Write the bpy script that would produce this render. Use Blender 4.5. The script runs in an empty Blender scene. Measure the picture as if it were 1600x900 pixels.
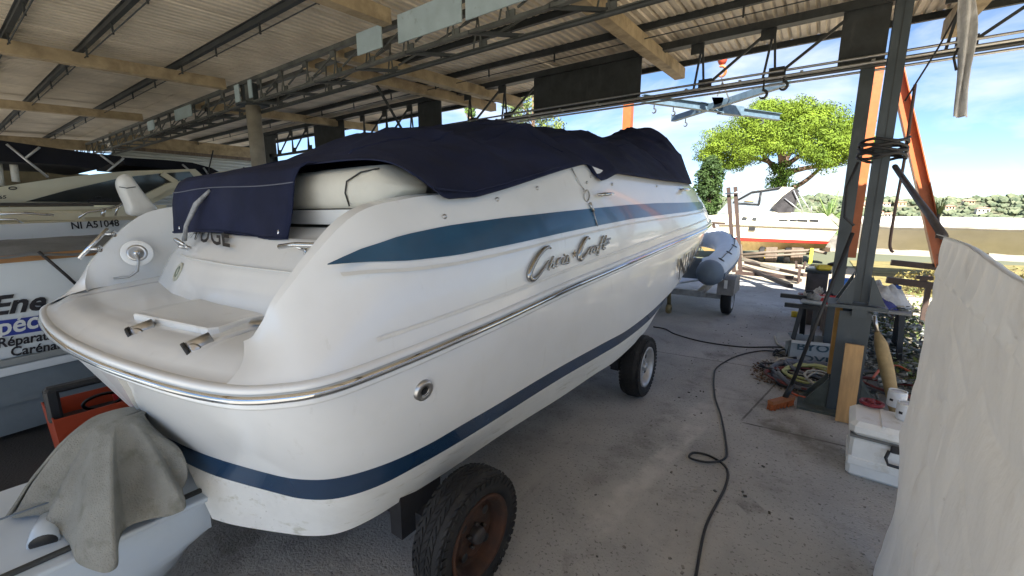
import bpy, bmesh, math, random
import numpy as np
from mathutils import Vector, noise
rnd = random.Random(7)
SC = bpy.context.scene
COL = SC.collection
R = math.radians
# ------------------------------------------------------------------ camera
FPX, CAMH, PIT, YAW = 656.0, 1.8, math.atan(120/656.), R(35.5)
cd = bpy.data.cameras.new('camera'); cam = bpy.data.objects.new('camera', cd); COL.objects.link(cam)
cd.sensor_fit = 'HORIZONTAL'; cd.sensor_width = 36; cd.lens = 36*FPX/1600.0
cd.clip_start = 0.05; cd.clip_end = 6000
cam.location = (0, 0, CAMH); cam.rotation_euler = (math.pi/2-PIT, 0, YAW)
SC.camera = cam
# ------------------------------------------------------------------ light
SUN_EL, SUN_DIR = 40.0, (0.52, -0.855)      # horizontal direction towards the sun
SUN_AZ = math.atan2(SUN_DIR[0], SUN_DIR[1])  # clockwise from +Y
W = bpy.data.worlds.new('World'); SC.world = W; W.use_nodes = True
nt = W.node_tree; nt.nodes.clear()
wo = nt.nodes.new('ShaderNodeOutputWorld'); bg = nt.nodes.new('ShaderNodeBackground')
sky = nt.nodes.new('ShaderNodeTexSky'); sky.sky_type = 'NISHITA'; sky.sun_disc = False
sky.sun_elevation = R(SUN_EL); sky.sun_rotation = SUN_AZ
sky.air_density = .85; sky.dust_density = 0.0; sky.ozone_density = 4.0; sky.altitude = 1200
tcw = nt.nodes.new('ShaderNodeTexCoord'); mpw = nt.nodes.new('ShaderNodeMapping')
mpw.inputs['Scale'].default_value = (1.6, 1.6, 5.0); mpw.inputs['Location'].default_value = (0.7, 0.35, 0.1)
nz = nt.nodes.new('ShaderNodeTexNoise'); nz.inputs['Scale'].default_value = 2.2; nz.inputs['Detail'].default_value = 7; nz.inputs['Roughness'].default_value = 0.55
nz.inputs['Distortion'].default_value = 0.5
rp = nt.nodes.new('ShaderNodeValToRGB'); rp.color_ramp.elements[0].position = 0.46; rp.color_ramp.elements[1].position = 0.72
rp.color_ramp.elements[1].color = (.85, .85, .85, 1)
mxw = nt.nodes.new('ShaderNodeMixRGB'); mxw.inputs[2].default_value = (5.2, 5.5, 6.0, 1)
L = nt.links.new
L(tcw.outputs['Generated'], mpw.inputs[0]); L(mpw.outputs[0], nz.inputs['Vector']); L(nz.outputs['Fac'], rp.inputs[0])
L(rp.outputs[0], mxw.inputs[0]); L(sky.outputs[0], mxw.inputs[1]); L(mxw.outputs[0], bg.inputs[0])
bg.inputs[1].default_value = 0.055
L(bg.outputs[0], wo.inputs[0])
sl = bpy.data.lights.new('sun', 'SUN'); so = bpy.data.objects.new('sun', sl); COL.objects.link(so)
sl.energy = 5.0; sl.angle = R(0.5); sl.color = (1, .95, .87)
ce = math.cos(R(SUN_EL)); sd = Vector((SUN_DIR[0]*ce, SUN_DIR[1]*ce, math.sin(R(SUN_EL))))
so.rotation_euler = sd.to_track_quat('Z', 'Y').to_euler(); so.location = (20, -30, 30)
SC.view_settings.view_transform = 'Standard'; SC.view_settings.look = 'None'
SC.view_settings.exposure = 2.05; SC.view_settings.gamma = 1
SC.cycles.max_bounces = 8; SC.cycles.diffuse_bounces = 5
# ------------------------------------------------------------------ measuring helpers (photo ray at a known distance)
_fh = np.array([-math.sin(YAW), math.cos(YAW), 0]); _r = np.array([math.cos(YAW), math.sin(YAW), 0]); _z = np.array([0, 0, 1.])
_fw = math.cos(PIT)*_fh-math.sin(PIT)*_z; _up = math.sin(PIT)*_fh+math.cos(PIT)*_z; _C = np.array([0, 0, CAMH])
def ray(u, v): return _r*(u-800)/FPX+_up*(450-v)/FPX+_fw
def atz(u, v, z=0.): d = ray(u, v); return _C+d*(z-CAMH)/d[2]
def aty(u, v, y): d = ray(u, v); return _C+d*y/d[1]
def atx(u, v, x): d = ray(u, v); return _C+d*x/d[0]
def atd(u, v, t): d = ray(u, v); return _C+d*t/np.linalg.norm(d[:2])
# ------------------------------------------------------------------ materials
MATS = {}
def mat(name, col, rough=.6, metal=0., var=0., vscale=4., bump=0., bscale=30., col2=None, spec=.5, coat=0., stretch=None, detail=6, trans=0., lo=.35, hi=.65):
    if name in MATS: return MATS[name]
    m = bpy.data.materials.new(name); m.use_nodes = True; n = m.node_tree; b = n.nodes['Principled BSDF']
    b.inputs['Base Color'].default_value = (*col, 1); b.inputs['Roughness'].default_value = rough; b.inputs['Metallic'].default_value = metal
    b.inputs['Specular IOR Level'].default_value = spec; b.inputs['Coat Weight'].default_value = coat; b.inputs['Coat Roughness'].default_value = .04
    if trans: b.inputs['Transmission Weight'].default_value = trans
    tc = n.nodes.new('ShaderNodeTexCoord'); mp = n.nodes.new('ShaderNodeMapping'); n.links.new(tc.outputs['Object'], mp.inputs[0])
    if stretch: mp.inputs['Scale'].default_value = stretch
    if var or col2:
        t = n.nodes.new('ShaderNodeTexNoise'); t.inputs['Scale'].default_value = vscale; t.inputs['Detail'].default_value = detail; t.inputs['Roughness'].default_value = .6
        n.links.new(mp.outputs[0], t.inputs['Vector'])
        r = n.nodes.new('ShaderNodeValToRGB'); r.color_ramp.elements[0].position = lo; r.color_ramp.elements[1].position = hi
        c2 = col2 if col2 else tuple(min(1, c*(1+var)) for c in col); c1 = col if col2 else tuple(c*(1-var) for c in col)
        r.color_ramp.elements[0].color = (*c1, 1); r.color_ramp.elements[1].color = (*c2, 1)
        n.links.new(t.outputs['Fac'], r.inputs[0]); n.links.new(r.outputs[0], b.inputs['Base Color'])
    if bump:
        t2 = n.nodes.new('ShaderNodeTexNoise'); t2.inputs['Scale'].default_value = bscale; t2.inputs['Detail'].default_value = 5
        n.links.new(mp.outputs[0], t2.inputs['Vector'])
        bp = n.nodes.new('ShaderNodeBump'); bp.inputs['Strength'].default_value = bump; bp.inputs['Distance'].default_value = .02
        n.links.new(t2.outputs['Fac'], bp.inputs['Height']); n.links.new(bp.outputs[0], b.inputs['Normal'])
    MATS[name] = m; return m
def layer(m, col, scale, lo, hi, amount=1., stretch=None, off=(0, 0, 0), detail=8, dist=0.):
    """a second procedural layer, for stains and painted highlights, mixed over the base colour"""
    n = m.node_tree; b = n.nodes['Principled BSDF']; inp = b.inputs['Base Color']
    mx = n.nodes.new('ShaderNodeMixRGB'); mx.inputs[2].default_value = (*col, 1)
    if inp.is_linked: n.links.new(inp.links[0].from_socket, mx.inputs[1])
    else: mx.inputs[1].default_value = inp.default_value
    tc = n.nodes.new('ShaderNodeTexCoord'); mp = n.nodes.new('ShaderNodeMapping'); n.links.new(tc.outputs['Object'], mp.inputs[0])
    mp.inputs['Location'].default_value = off
    if stretch: mp.inputs['Scale'].default_value = stretch
    t = n.nodes.new('ShaderNodeTexNoise'); t.inputs['Scale'].default_value = scale; t.inputs['Detail'].default_value = detail; t.inputs['Roughness'].default_value = .65; t.inputs['Distortion'].default_value = dist
    n.links.new(mp.outputs[0], t.inputs['Vector'])
    r = n.nodes.new('ShaderNodeValToRGB'); r.color_ramp.elements[0].position = lo; r.color_ramp.elements[1].position = hi
    r.color_ramp.elements[0].color = (0, 0, 0, 1); r.color_ramp.elements[1].color = (amount,)*3+(1,)
    n.links.new(t.outputs['Fac'], r.inputs[0]); n.links.new(r.outputs[0], mx.inputs[0]); n.links.new(mx.outputs[0], inp)
    return m
GEL = mat('gelcoat_white', (.78, .80, .81), .26, var=.03, vscale=1.5, coat=.4, bump=.015, bscale=3); layer(GEL, (.6, .59, .52), 2.2, .55, .8, .22); layer(GEL, (.5, .5, .46), 9, .62, .74, .3, stretch=(1.5, 1.5, .3))
GELD = mat('deck_gelcoat', (.74, .74, .71), .38, var=.05, vscale=2, bump=.03, bscale=90); layer(GELD, (.5, .48, .42), 5, .55, .75, .35, stretch=(1, 3, 1))
BOT = mat('antifoul_white', (.72, .73, .71), .6, var=.06, vscale=6, bump=.15, bscale=35, stretch=(1, .25, 1)); layer(BOT, (.38, .37, .27), 9, .56, .68, .6, stretch=(1, .35, 2)); layer(BOT, (.25, .25, .22), 40, .64, .7, .5, stretch=(1, .2, 1.5))
NAVY = mat('boot_navy', (.015, .045, .10), .25, var=.25, vscale=1.2, coat=.5); layer(NAVY, (.3, .32, .3), 30, .66, .72, .35, stretch=(1, .3, 1))
TEAL = mat('stripe_teal', (.012, .075, .15), .28, var=.2, vscale=2, coat=.3)
CHROME = mat('chrome', (.58, .59, .60), .06, 1., bump=.02, bscale=12)
STEELB = mat('brushed_steel', (.5, .5, .5), .35, 1., var=.1, vscale=20)
COVER = mat('canvas_navy', (.013, .018, .05), .9, var=.3, vscale=2.5, bump=.2, bscale=420, spec=.25); layer(COVER, (.02, .024, .04), 1.5, .5, .75, .5, stretch=(1, 2, 1), dist=1.)
VINYL = mat('cream_vinyl', (.66, .65, .58), .45, var=.06, vscale=4, bump=.08, bscale=60); layer(VINYL, (.35, .33, .26), 3, .56, .75, .4)
RUBBER = mat('black_rubber', (.012, .012, .013), .75, var=.3, vscale=8, bump=.1, bscale=60); layer(RUBBER, (.10, .095, .085), 14, .55, .75, .35)
RUST = mat('rusty_steel', (.075, .032, .018), .8, .2, bump=.4, bscale=30, col2=(.035, .022, .018), vscale=7); layer(RUST, (.15, .06, .028), 6, .52, .7, .5)
RIMS = mat('silver_rim', (.45, .46, .47), .4, .6, var=.15, vscale=9)
DSTEEL = mat('dark_painted_steel', (.035, .04, .042), .55, .1, var=.3, vscale=5, bump=.08, bscale=25); layer(DSTEEL, (.1, .1, .095), 6, .56, .72, .35, stretch=(2, 2, .5))
COLST = mat('column_paint', (.05, .062, .07), .5, var=.2, vscale=3, bump=.06, bscale=18); layer(COLST, (.14, .15, .155), 5, .58, .72, .35, stretch=(2, 2, .4)); layer(COLST, (.09, .04, .02), 8, .66, .74, .5)
ROOFM = mat('roof_sheet_grey', (.70, .63, .52), .62, .1, var=.12, vscale=2.5, bump=.05, bscale=15); layer(ROOFM, (.36, .31, .24), 1.6, .5, .75, .55, stretch=(2.2, .4, 1)); layer(ROOFM, (.14, .11, .08), 7, .62, .74, .5, stretch=(3, .3, 1))
BEAMC = mat('concrete_beam_tan', (.42, .33, .21), .85, var=.18, vscale=5, bump=.3, bscale=22); layer(BEAMC, (.14, .10, .06), 3.5, .5, .7, .6); layer(BEAMC, (.5, .45, .36), 12, .62, .72, .5)
PANEL = mat('pale_blue_panel', (.42, .52, .56), .6, var=.08, vscale=5); layer(PANEL, (.2, .22, .22), 14, .6, .72, .5)
ORANGE = mat('orange_paint', (.37, .10, .028), .45, var=.12, vscale=6, bump=.06, bscale=20); layer(ORANGE, (.12, .045, .02), 5, .6, .7, .8)
BROWNP = mat('brown_steel', (.055, .034, .026), .6, var=.25, vscale=5); layer(BROWNP, (.05, .03, .025), 9, .5, .7, .6)
BLUEP = mat('hoist_blue_grey', (.09, .14, .18), .5, var=.2, vscale=7, bump=.05, bscale=25); layer(BLUEP, (.2, .22, .23), 14, .6, .7, .5)
BLUEB = mat('bright_blue', (.02, .16, .55), .45, var=.12, vscale=5)
TARP = mat('tarp_white', (.78, .78, .77), .38, var=.08, vscale=3, bump=.7, bscale=16, spec=.4, stretch=(1, 1, .6)); layer(TARP, (.36, .30, .24), 5, .58, .72, .45, stretch=(1, 1, .6)); layer(TARP, (.8, .8, .8), 26, .62, .7, .5, stretch=(1, 2.5, .5)); layer(TARP, (.22, .19, .16), 18, .68, .72, .5)  # the near-white stretched layer paints fine crease highlights into the colour
WOOD = mat('pine_plank', (.50, .30, .13), .75, var=.2, vscale=5, bump=.15, bscale=30, stretch=(3, 3, .25)); layer(WOOD, (.1, .06, .04), 9, .63, .72, .8)
WOODD = mat('weathered_wood', (.17, .13, .10), .85, var=.3, vscale=6, bump=.3, bscale=25, stretch=(4, 4, .3))
HOSEBK = mat('black_cable', (.02, .02, .022), .6, var=.2, vscale=12)
TEXTK = mat('black_lettering', (.012, .012, .018), .5, var=.1)
WHITEP = mat('white_plastic', (.72, .72, .69), .45, var=.06, vscale=5, bump=.05, bscale=40); layer(WHITEP, (.42, .36, .25), 7, .57, .72, .55)
CREAMB = mat('cream_gelcoat', (.62, .57, .42), .35, var=.05, vscale=2, coat=.3)
GLASSD = mat('tinted_glass', (.035, .035, .03), .08, var=.2, vscale=2, spec=.6)
GREYC = mat('grey_cover', (.16, .17, .175), .8, var=.2, vscale=4, bump=.3, bscale=30)
TOWEL = mat('grey_towel', (.27, .27, .245), .95, var=.14, vscale=6, bump=.5, bscale=160, spec=.1); layer(TOWEL, (.13, .13, .10), 9, .54, .7, .6)
INFL = mat('inflatable_grey', (.62, .67, .71), .55, var=.06, vscale=3, bump=.05, bscale=30)
INFD = mat('inflatable_dark', (.15, .19, .24), .6, var=.1, vscale=4)
GREENF = mat('pine_needles', (.065, .11, .010), .7, col2=(.17, .24, .02), vscale=.9, spec=.2, detail=4)
DARKF = mat('dark_leaves', (.022, .045, .015), .6, col2=(.06, .10, .025), vscale=.9, spec=.2)
MIDF = mat('olive_leaves', (.06, .09, .03), .6, col2=(.16, .20, .06), vscale=1.2, spec=.2)
PALMF = mat('palm_leaves', (.09, .16, .04), .5, col2=(.24, .30, .10), vscale=2, spec=.3)
BARK = mat('bark', (.13, .085, .055), .9, var=.3, vscale=6, bump=.5, bscale=20)
REDM = mat('red_plastic', (.42, .02, .02), .45, var=.15, vscale=6)
ORBOX = mat('orange_plastic', (.38, .055, .02), .45, var=.1, vscale=6); layer(ORBOX, (.15, .04, .02), 9, .6, .72, .6)
BLKP = mat('black_plastic', (.018, .019, .021), .5, var=.2, vscale=7)
PRPL = mat('indigo_cloth', (.035, .04, .16), .85, var=.3, vscale=6, bump=.3, bscale=50)
YEL = mat('yellow_paint', (.65, .48, .03), .5, var=.15, vscale=5)
REDSTR = mat('red_stripe', (.55, .035, .025), .4, var=.1)
def translucent(m, col, f):
    n = m.node_tree; b = n.nodes['Principled BSDF']; o = [x for x in n.nodes if x.type == 'OUTPUT_MATERIAL'][0]
    t = n.nodes.new('ShaderNodeBsdfTranslucent'); t.inputs[0].default_value = (*col, 1); mx = n.nodes.new('ShaderNodeMixShader'); mx.inputs[0].default_value = f
    n.links.new(b.outputs[0], mx.inputs[1]); n.links.new(t.outputs[0], mx.inputs[2]); n.links.new(mx.outputs[0], o.inputs[0])
translucent(TARP, (.85, .84, .82), .5)
# ------------------------------------------------------------------ mesh builder
class MB:
    def __init__(s): s.v = []; s.f = []; s.fl = []
    def add(s, vs, fs, flat=False):
        o = len(s.v); s.v += [tuple(map(float, p)) for p in vs]; s.f += [tuple(i+o for i in f) for f in fs]; s.fl += [flat]*len(fs); return s
    def box(s, c, d, rz=0, b=0):
        x, y, z = d[0]/2, d[1]/2, d[2]/2; ca, sa = math.cos(rz), math.sin(rz)
        def T(p): return (c[0]+p[0]*ca-p[1]*sa, c[1]+p[0]*sa+p[1]*ca, c[2]+p[2])
        if b <= 0:
            return s.add([T(p) for p in [(-x,-y,-z),(x,-y,-z),(x,y,-z),(-x,y,-z),(-x,-y,z),(x,-y,z),(x,y,z),(-x,y,z)]],
                  [(3,2,1,0),(4,5,6,7),(0,1,5,4),(1,2,6,5),(2,3,7,6),(3,0,4,7)], True)
        rings = []
        for zz, ins in ((-z, b), (-z+b, 0), (z-b, 0), (z, b)):
            X, Y = x-ins, y-ins; k = b if ins == 0 else b*.6
            rings.append([T((sx*(X)-(k*.0 if False else 0)*0+dx, sy*Y+dy, zz)) for sx, sy, dx, dy in
                [(-1,-1,0,k),(-1,-1,k,0),(1,-1,-k,0),(1,-1,0,k),(1,1,0,-k),(1,1,-k,0),(-1,1,k,0),(-1,1,0,-k)]])
        return s.loft(rings, closed=True, caps=True, flat=True)
    def loft(s, rings, closed=False, caps=False, flat=False):
        n = len(rings[0]); vs = [p for r in rings for p in r]; fs = []
        for i in range(len(rings)-1):
            for j in range(n if closed else n-1):
                a = i*n+j; b = i*n+(j+1) % n; fs.append((a, b, b+n, a+n))
        if caps: fs.append(tuple(range(n-1, -1, -1))); fs.append(tuple(range((len(rings)-1)*n, len(rings)*n)))
        return s.add(vs, fs, flat)
    def tube(s, pts, r, n=8, caps=True, flat=False):
        P = [Vector(p) for p in pts]; rr = r if isinstance(r, (list, tuple)) else [r]*len(P); rings = []; prev = None
        for i, p in enumerate(P):
            t = (P[min(i+1, len(P)-1)]-P[max(i-1, 0)]).normalized()
            if prev is None:
                a = Vector((0, 0, 1)) if abs(t.z) < .9 else Vector((1, 0, 0)); u = t.cross(a).normalized()
            else:
                u = (prev-t*prev.dot(t)); u = u.normalized() if u.length > 1e-6 else t.orthogonal().normalized()
            w = t.cross(u); prev = u
            rings.append([p+(u*math.cos(2*math.pi*k/n)+w*math.sin(2*math.pi*k/n))*rr[i] for k in range(n)])
        return s.loft(rings, True, caps, flat)
    def bar(s, a, b, w, h, up=(0, 0, 1)):
        a = Vector(a); b = Vector(b); t = (b-a).normalized(); u = Vector(up)
        if abs(t.dot(u)) > .98: u = Vector((1, 0, 0))
        x = t.cross(u).normalized()*w/2; y = x.cross(t).normalized()*h/2
        return s.loft([[p-x-y, p+x-y, p+x+y, p-x+y] for p in (a, b)], True, True, True)
    def ibeam(s, a, b, w, h, tw=.012, up=(0, 1, 0)):
        """H section from a to b, flange width w along 'side', depth h along up"""
        a = Vector(a); b = Vector(b); t = (b-a).normalized(); u = Vector(up); u = (u-t*u.dot(t)).normalized(); x = t.cross(u)
        for c, ww, hh in ((u*(h/2-tw/2), w, tw), (-u*(h/2-tw/2), w, tw), (u*0, tw, h-2*tw)):
            s.bar(a+c, b+c, ww, hh, u)
        return s
    def lathe(s, prof, c, axis=(0, 0, 1), n=24, flat=False):
        ax = Vector(axis).normalized(); u = ax.orthogonal().normalized(); w = ax.cross(u); c = Vector(c); rings = []
        for r, h in prof: rings.append([c+ax*h+(u*math.cos(2*math.pi*k/n)+w*math.sin(2*math.pi*k/n))*max(r, 1e-4) for k in range(n)])
        return s.loft(rings, True, False, flat)
    def prism(s, poly, d):
        """polygon (3D points) extruded by vector d"""
        n = len(poly); P = [Vector(p) for p in poly]; D = Vector(d)
        return s.add(P+[p+D for p in P], [tuple(range(n-1, -1, -1)), tuple(range(n, 2*n))]+[(i, (i+1) % n, (i+1) % n+n, i+n) for i in range(n)], True)
ROOTLOC = {}
def root_of(o):
    while o.parent: o = o.parent
    return o
def obj(name, mb, m, parent=None, label=None, kind=None, smooth=True, solid=0, sub=0, origin=None):
    me = bpy.data.meshes.new(name)
    org = Vector(origin) if origin is not None else (Vector(ROOTLOC[root_of(parent).name]) if parent else Vector((0, 0, 0)))
    if parent is None and origin is None and mb.v:
        a = np.array(mb.v); org = Vector(((a[:, 0].min()+a[:, 0].max())/2, (a[:, 1].min()+a[:, 1].max())/2, a[:, 2].min()))
    me.from_pydata([(p[0]-org.x, p[1]-org.y, p[2]-org.z) for p in mb.v], [], mb.f)
    me.polygons.foreach_set('use_smooth', [smooth and not f for f in mb.fl]); me.update()
    bm = bmesh.new(); bm.from_mesh(me)
    bmesh.ops.recalc_face_normals(bm, faces=bm.faces) if not name.startswith(('foliage', 'crown')) else None
    bm.to_mesh(me); bm.free()
    me.materials.append(m)
    o = bpy.data.objects.new(name, me); COL.objects.link(o)
    if parent: o.parent = parent
    else: o.location = org; ROOTLOC[o.name] = tuple(org)
    if solid:
        md = o.modifiers.new('thick', 'SOLIDIFY'); md.thickness = solid; md.offset = 0
    if sub:
        md = o.modifiers.new('sub', 'SUBSURF'); md.levels = sub; md.render_levels = sub
    if label: o['label'] = label
    if kind: o['kind'] = kind
    return o
def thing(name, label, cat, loc=(0, 0, 0), group=None):
    o = bpy.data.objects.new(name, None); COL.objects.link(o); o.location = loc; o['label'] = label; o['category'] = cat
    o.empty_display_size = .2
    if group: o['group'] = group
    ROOTLOC[o.name] = tuple(loc); return o
def tag(o, label, cat, group=None):
    o['label'] = label; o['category'] = cat
    if group: o['group'] = group
    return o
def dup(root, delta, label=None, rz=0):
    r = root.copy(); COL.objects.link(r); r.location = Vector(root.location)+Vector(delta); r.rotation_euler.z = rz
    if label: r['label'] = label
    for ch in list(root.children):
        c = ch.copy(); COL.objects.link(c); c.parent = r
        for g in list(ch.children):
            d = g.copy(); COL.objects.link(d); d.parent = c
    return r
def inst(name, src, parent, delta):
    c = src.copy(); COL.objects.link(c); c.parent = parent; c.location = delta; return c
_tx = {}
def text_mb(txt, p00, p10, p01, shear=0., fill=True, bold=0.):
    """flat lettering: baseline from p00 to p10, cap height towards p01"""
    cu = bpy.data.curves.new('t', 'FONT'); cu.body = txt; cu.size = 1; cu.offset = bold; cu.resolution_u = 3
    o = bpy.data.objects.new('t', cu); COL.objects.link(o)
    dg = bpy.context.evaluated_depsgraph_get(); me = o.evaluated_get(dg).to_mesh()
    V = [(v.co.x+shear*v.co.y, v.co.y) for v in me.vertices]; F = [tuple(p.vertices) for p in me.polygons]
    o.evaluated_get(dg).to_mesh_clear(); bpy.data.objects.remove(o); bpy.data.curves.remove(cu)
    x0 = min(v[0] for v in V); x1 = max(v[0] for v in V); cap = .69
    a = Vector(p00); e = Vector(p10)-a; h = Vector(p01)-a
    return MB().add([a+e*((x-x0)/(x1-x0))+h*(y/cap) for x, y in V], F, True)
def crom(P, n):
    """Catmull-Rom through points, n samples"""
    P = np.array(P, float); k = len(P); out = []
    for t in np.linspace(0, k-1, n):
        i = min(int(t), k-2); f = t-i
        p0, p1, p2, p3 = P[max(i-1, 0)], P[i], P[i+1], P[min(i+2, k-1)]
        out.append(.5*((2*p1)+(-p0+p2)*f+(2*p0-5*p1+4*p2-p3)*f*f+(-p0+3*p1-3*p2+p3)*f**3))
    return np.array(out)
def lerp(x, xs, ys): return float(np.interp(x, xs, ys))
def sstep(a, b, x): t = min(1, max(0, (x-a)/(b-a))); return t*t*(3-2*t)
def grid(nu, nv, fn):
    m = MB(); m.loft([[fn(i/(nu-1), j/(nv-1)) for j in range(nv)] for i in range(nu)]); return m
def leaves(mb, c, r, n, s, flat=.8, rg=rnd, up=.3):
    """leaf-sized triangles/quads scattered through an ellipsoid's outer volume"""
    for _ in range(n):
        while True:
            d = Vector((rg.uniform(-1, 1), rg.uniform(-1, 1), rg.uniform(-1, 1)))
            if .05 < d.length < 1: break
        d.normalize(); q = rg.uniform(.62, 1.05)
        p = Vector((c[0]+d.x*r[0]*q, c[1]+d.y*r[1]*q, c[2]+d.z*r[2]*q))
        nn = (d+Vector((rg.uniform(-1, 1), rg.uniform(-1, 1), rg.uniform(-.4, 1)))*flat).normalized()
        u = nn.orthogonal().normalized(); w = nn.cross(u); a = rg.uniform(0, 6.28); u, w = u*math.cos(a)+w*math.sin(a), w*math.cos(a)-u*math.sin(a)
        k = s*rg.uniform(.6, 1.3)
        mb.add([p-u*k-w*k*.25, p-w*k*.45, p+u*k*1.1, p+w*k*.45], [(0, 1, 2, 3)], True)

# ================================================================== SETTING
CONC = mat('concrete', (.37, .365, .355), .9, var=.22, vscale=.7, bump=.5, bscale=70, detail=10)
layer(CONC, (.50, .48, .45), 1.1, .48, .72, .55, dist=.8); layer(CONC, (.15, .14, .13), 2.3, .56, .74, .6, dist=1.2)
layer(CONC, (.10, .095, .09), 48, .58, .66, .75, detail=3); layer(CONC, (.50, .48, .45), 60, .62, .70, .5, off=(3, 1, 0), detail=3)
layer(CONC, (.42, .40, .37), .9, .55, .62, .45, stretch=(2.4, .22, 1), off=(2.1, .4, 0))
def stain_shade_line(m, p0, p1, w, col, amt, soft=.5, ns=6., nlo=.35, nhi=.6):
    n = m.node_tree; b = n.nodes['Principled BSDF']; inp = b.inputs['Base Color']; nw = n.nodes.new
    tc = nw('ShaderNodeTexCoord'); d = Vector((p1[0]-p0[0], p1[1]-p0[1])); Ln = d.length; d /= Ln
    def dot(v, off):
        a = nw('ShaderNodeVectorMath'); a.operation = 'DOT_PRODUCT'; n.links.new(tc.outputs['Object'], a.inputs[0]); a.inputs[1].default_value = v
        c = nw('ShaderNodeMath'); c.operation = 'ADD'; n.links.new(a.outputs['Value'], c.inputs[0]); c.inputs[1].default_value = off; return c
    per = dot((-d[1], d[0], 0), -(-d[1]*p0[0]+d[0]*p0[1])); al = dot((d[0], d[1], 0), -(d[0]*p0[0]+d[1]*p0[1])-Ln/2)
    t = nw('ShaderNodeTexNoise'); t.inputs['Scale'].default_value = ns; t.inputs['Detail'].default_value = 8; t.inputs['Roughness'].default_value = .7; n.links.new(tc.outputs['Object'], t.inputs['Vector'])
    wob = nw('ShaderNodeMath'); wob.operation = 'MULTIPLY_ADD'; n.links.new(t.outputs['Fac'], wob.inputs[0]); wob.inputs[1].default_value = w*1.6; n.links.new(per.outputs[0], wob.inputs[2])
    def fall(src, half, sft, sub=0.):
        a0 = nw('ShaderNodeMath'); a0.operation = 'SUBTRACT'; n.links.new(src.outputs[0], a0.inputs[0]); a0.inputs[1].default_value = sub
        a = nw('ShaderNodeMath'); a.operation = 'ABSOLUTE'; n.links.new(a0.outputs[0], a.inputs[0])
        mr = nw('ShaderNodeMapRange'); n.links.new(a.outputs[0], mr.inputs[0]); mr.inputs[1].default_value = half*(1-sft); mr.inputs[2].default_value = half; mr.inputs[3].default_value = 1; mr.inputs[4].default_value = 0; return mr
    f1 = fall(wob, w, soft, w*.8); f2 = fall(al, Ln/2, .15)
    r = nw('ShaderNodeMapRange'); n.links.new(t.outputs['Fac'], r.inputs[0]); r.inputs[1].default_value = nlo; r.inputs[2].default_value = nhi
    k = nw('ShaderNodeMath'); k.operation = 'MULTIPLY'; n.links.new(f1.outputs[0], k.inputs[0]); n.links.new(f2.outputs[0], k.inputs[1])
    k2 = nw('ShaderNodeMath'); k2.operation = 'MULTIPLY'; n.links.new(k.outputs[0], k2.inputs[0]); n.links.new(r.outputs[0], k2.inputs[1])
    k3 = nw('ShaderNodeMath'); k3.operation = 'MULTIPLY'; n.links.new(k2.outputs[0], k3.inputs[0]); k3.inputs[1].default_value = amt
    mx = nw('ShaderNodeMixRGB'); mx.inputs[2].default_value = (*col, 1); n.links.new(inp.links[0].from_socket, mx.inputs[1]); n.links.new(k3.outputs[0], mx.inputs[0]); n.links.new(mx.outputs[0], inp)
stain_shade_line(CONC, (-.62, 3.75), (-.86, 1.9), .10, (.58, .56, .53), .8, ns=5)
stain_shade_line(CONC, (-.55, 4.6), (-.62, 3.7), .16, (.55, .53, .50), .6, ns=5)
stain_shade_line(CONC, (-1.0, 2.4), (-.2, 2.2), .35, (.52, .5, .47), .5, ns=3)
stain_shade_line(CONC, (-.35, 3.9), (.42, 3.95), .012, (.06, .055, .05), .9, .3, 9, .2, .5)
stain_shade_line(CONC, (-.35, 3.9), (-.1, 5.4), .010, (.08, .075, .07), .8, .3, 9, .2, .5)
stain_shade_line(CONC, (-2.2, 5.3), (.5, 5.55), .012, (.09, .085, .08), .7, .3, 9, .2, .5)
stain_shade_line(CONC, (-.15, 4.15), (.4, 3.75), .30, (.13, .12, .10), .85, .8, 4)
stain_shade_line(CONC, (-.3, 4.42), (.05, 4.5), .14, (.10, .09, .08), .8, .8, 7)
stain_shade_line(CONC, (-.1, 5.1), (.3, 5.6), .38, (.11, .075, .06), .75, .8, 4)
stain_shade_line(CONC, (-2.6, .3), (-2.1, 5.5), .9, (.12, .11, .10), .75, .9, 2.)  # broad darker band along the floor beneath the big boat
stain_shade_line(CONC, (-7.0, -.4), (-3.0, .3), 1.3, (.02, .02, .02), .97, .5, 1.5, .1, .3)  # near-black shade under the left boats, painted into the concrete
stain_shade_line(CONC, (-.6, 7.2), (-.1, 9.6), .3, (.16, .15, .14), .5, .9, 3)
stain_shade_line(CONC, (-.5, 1.7), (-.42, 1.85), .10, (.07, .065, .06), .7, .9, 9)
stain_shade_line(CONC, (-.95, 3.0), (-.9, 3.15), .08, (.08, .075, .07), .7, .9, 9)
stain_shade_line(CONC, (-.2, 2.7), (-.1, 2.8), .09, (.10, .095, .09), .7, .9, 9)
stain_shade_line(CONC, (-1.0, 5.6), (-.6, 5.8), .2, (.12, .115, .11), .7, .9, 5)
stain_shade_line(CONC, (-1.05, 2.2), (-.75, 6.5), .14, (.13, .125, .12), .5, .9, 6, .4, .65)
EARTH = mat('pale_yard', (.36, .31, .23), .95, var=.2, vscale=.5, bump=.3, bscale=20); layer(EARTH, (.16, .14, .10), 1.3, .54, .72, .6); layer(EARTH, (.5, .45, .36), .4, .5, .7, .5)
HILL = mat('hillside', (.085, .10, .055), .95, col2=(.17, .165, .10), vscale=.02, bump=.2, bscale=.3)  # dulled hill colour, distance haze put into the base tone
GRASSM = mat('dry_grass', (.21, .17, .06), .95, var=.35, vscale=2.5, bump=.5, bscale=14); layer(GRASSM, (.09, .12, .03), .9, .5, .68, .7)
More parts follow.
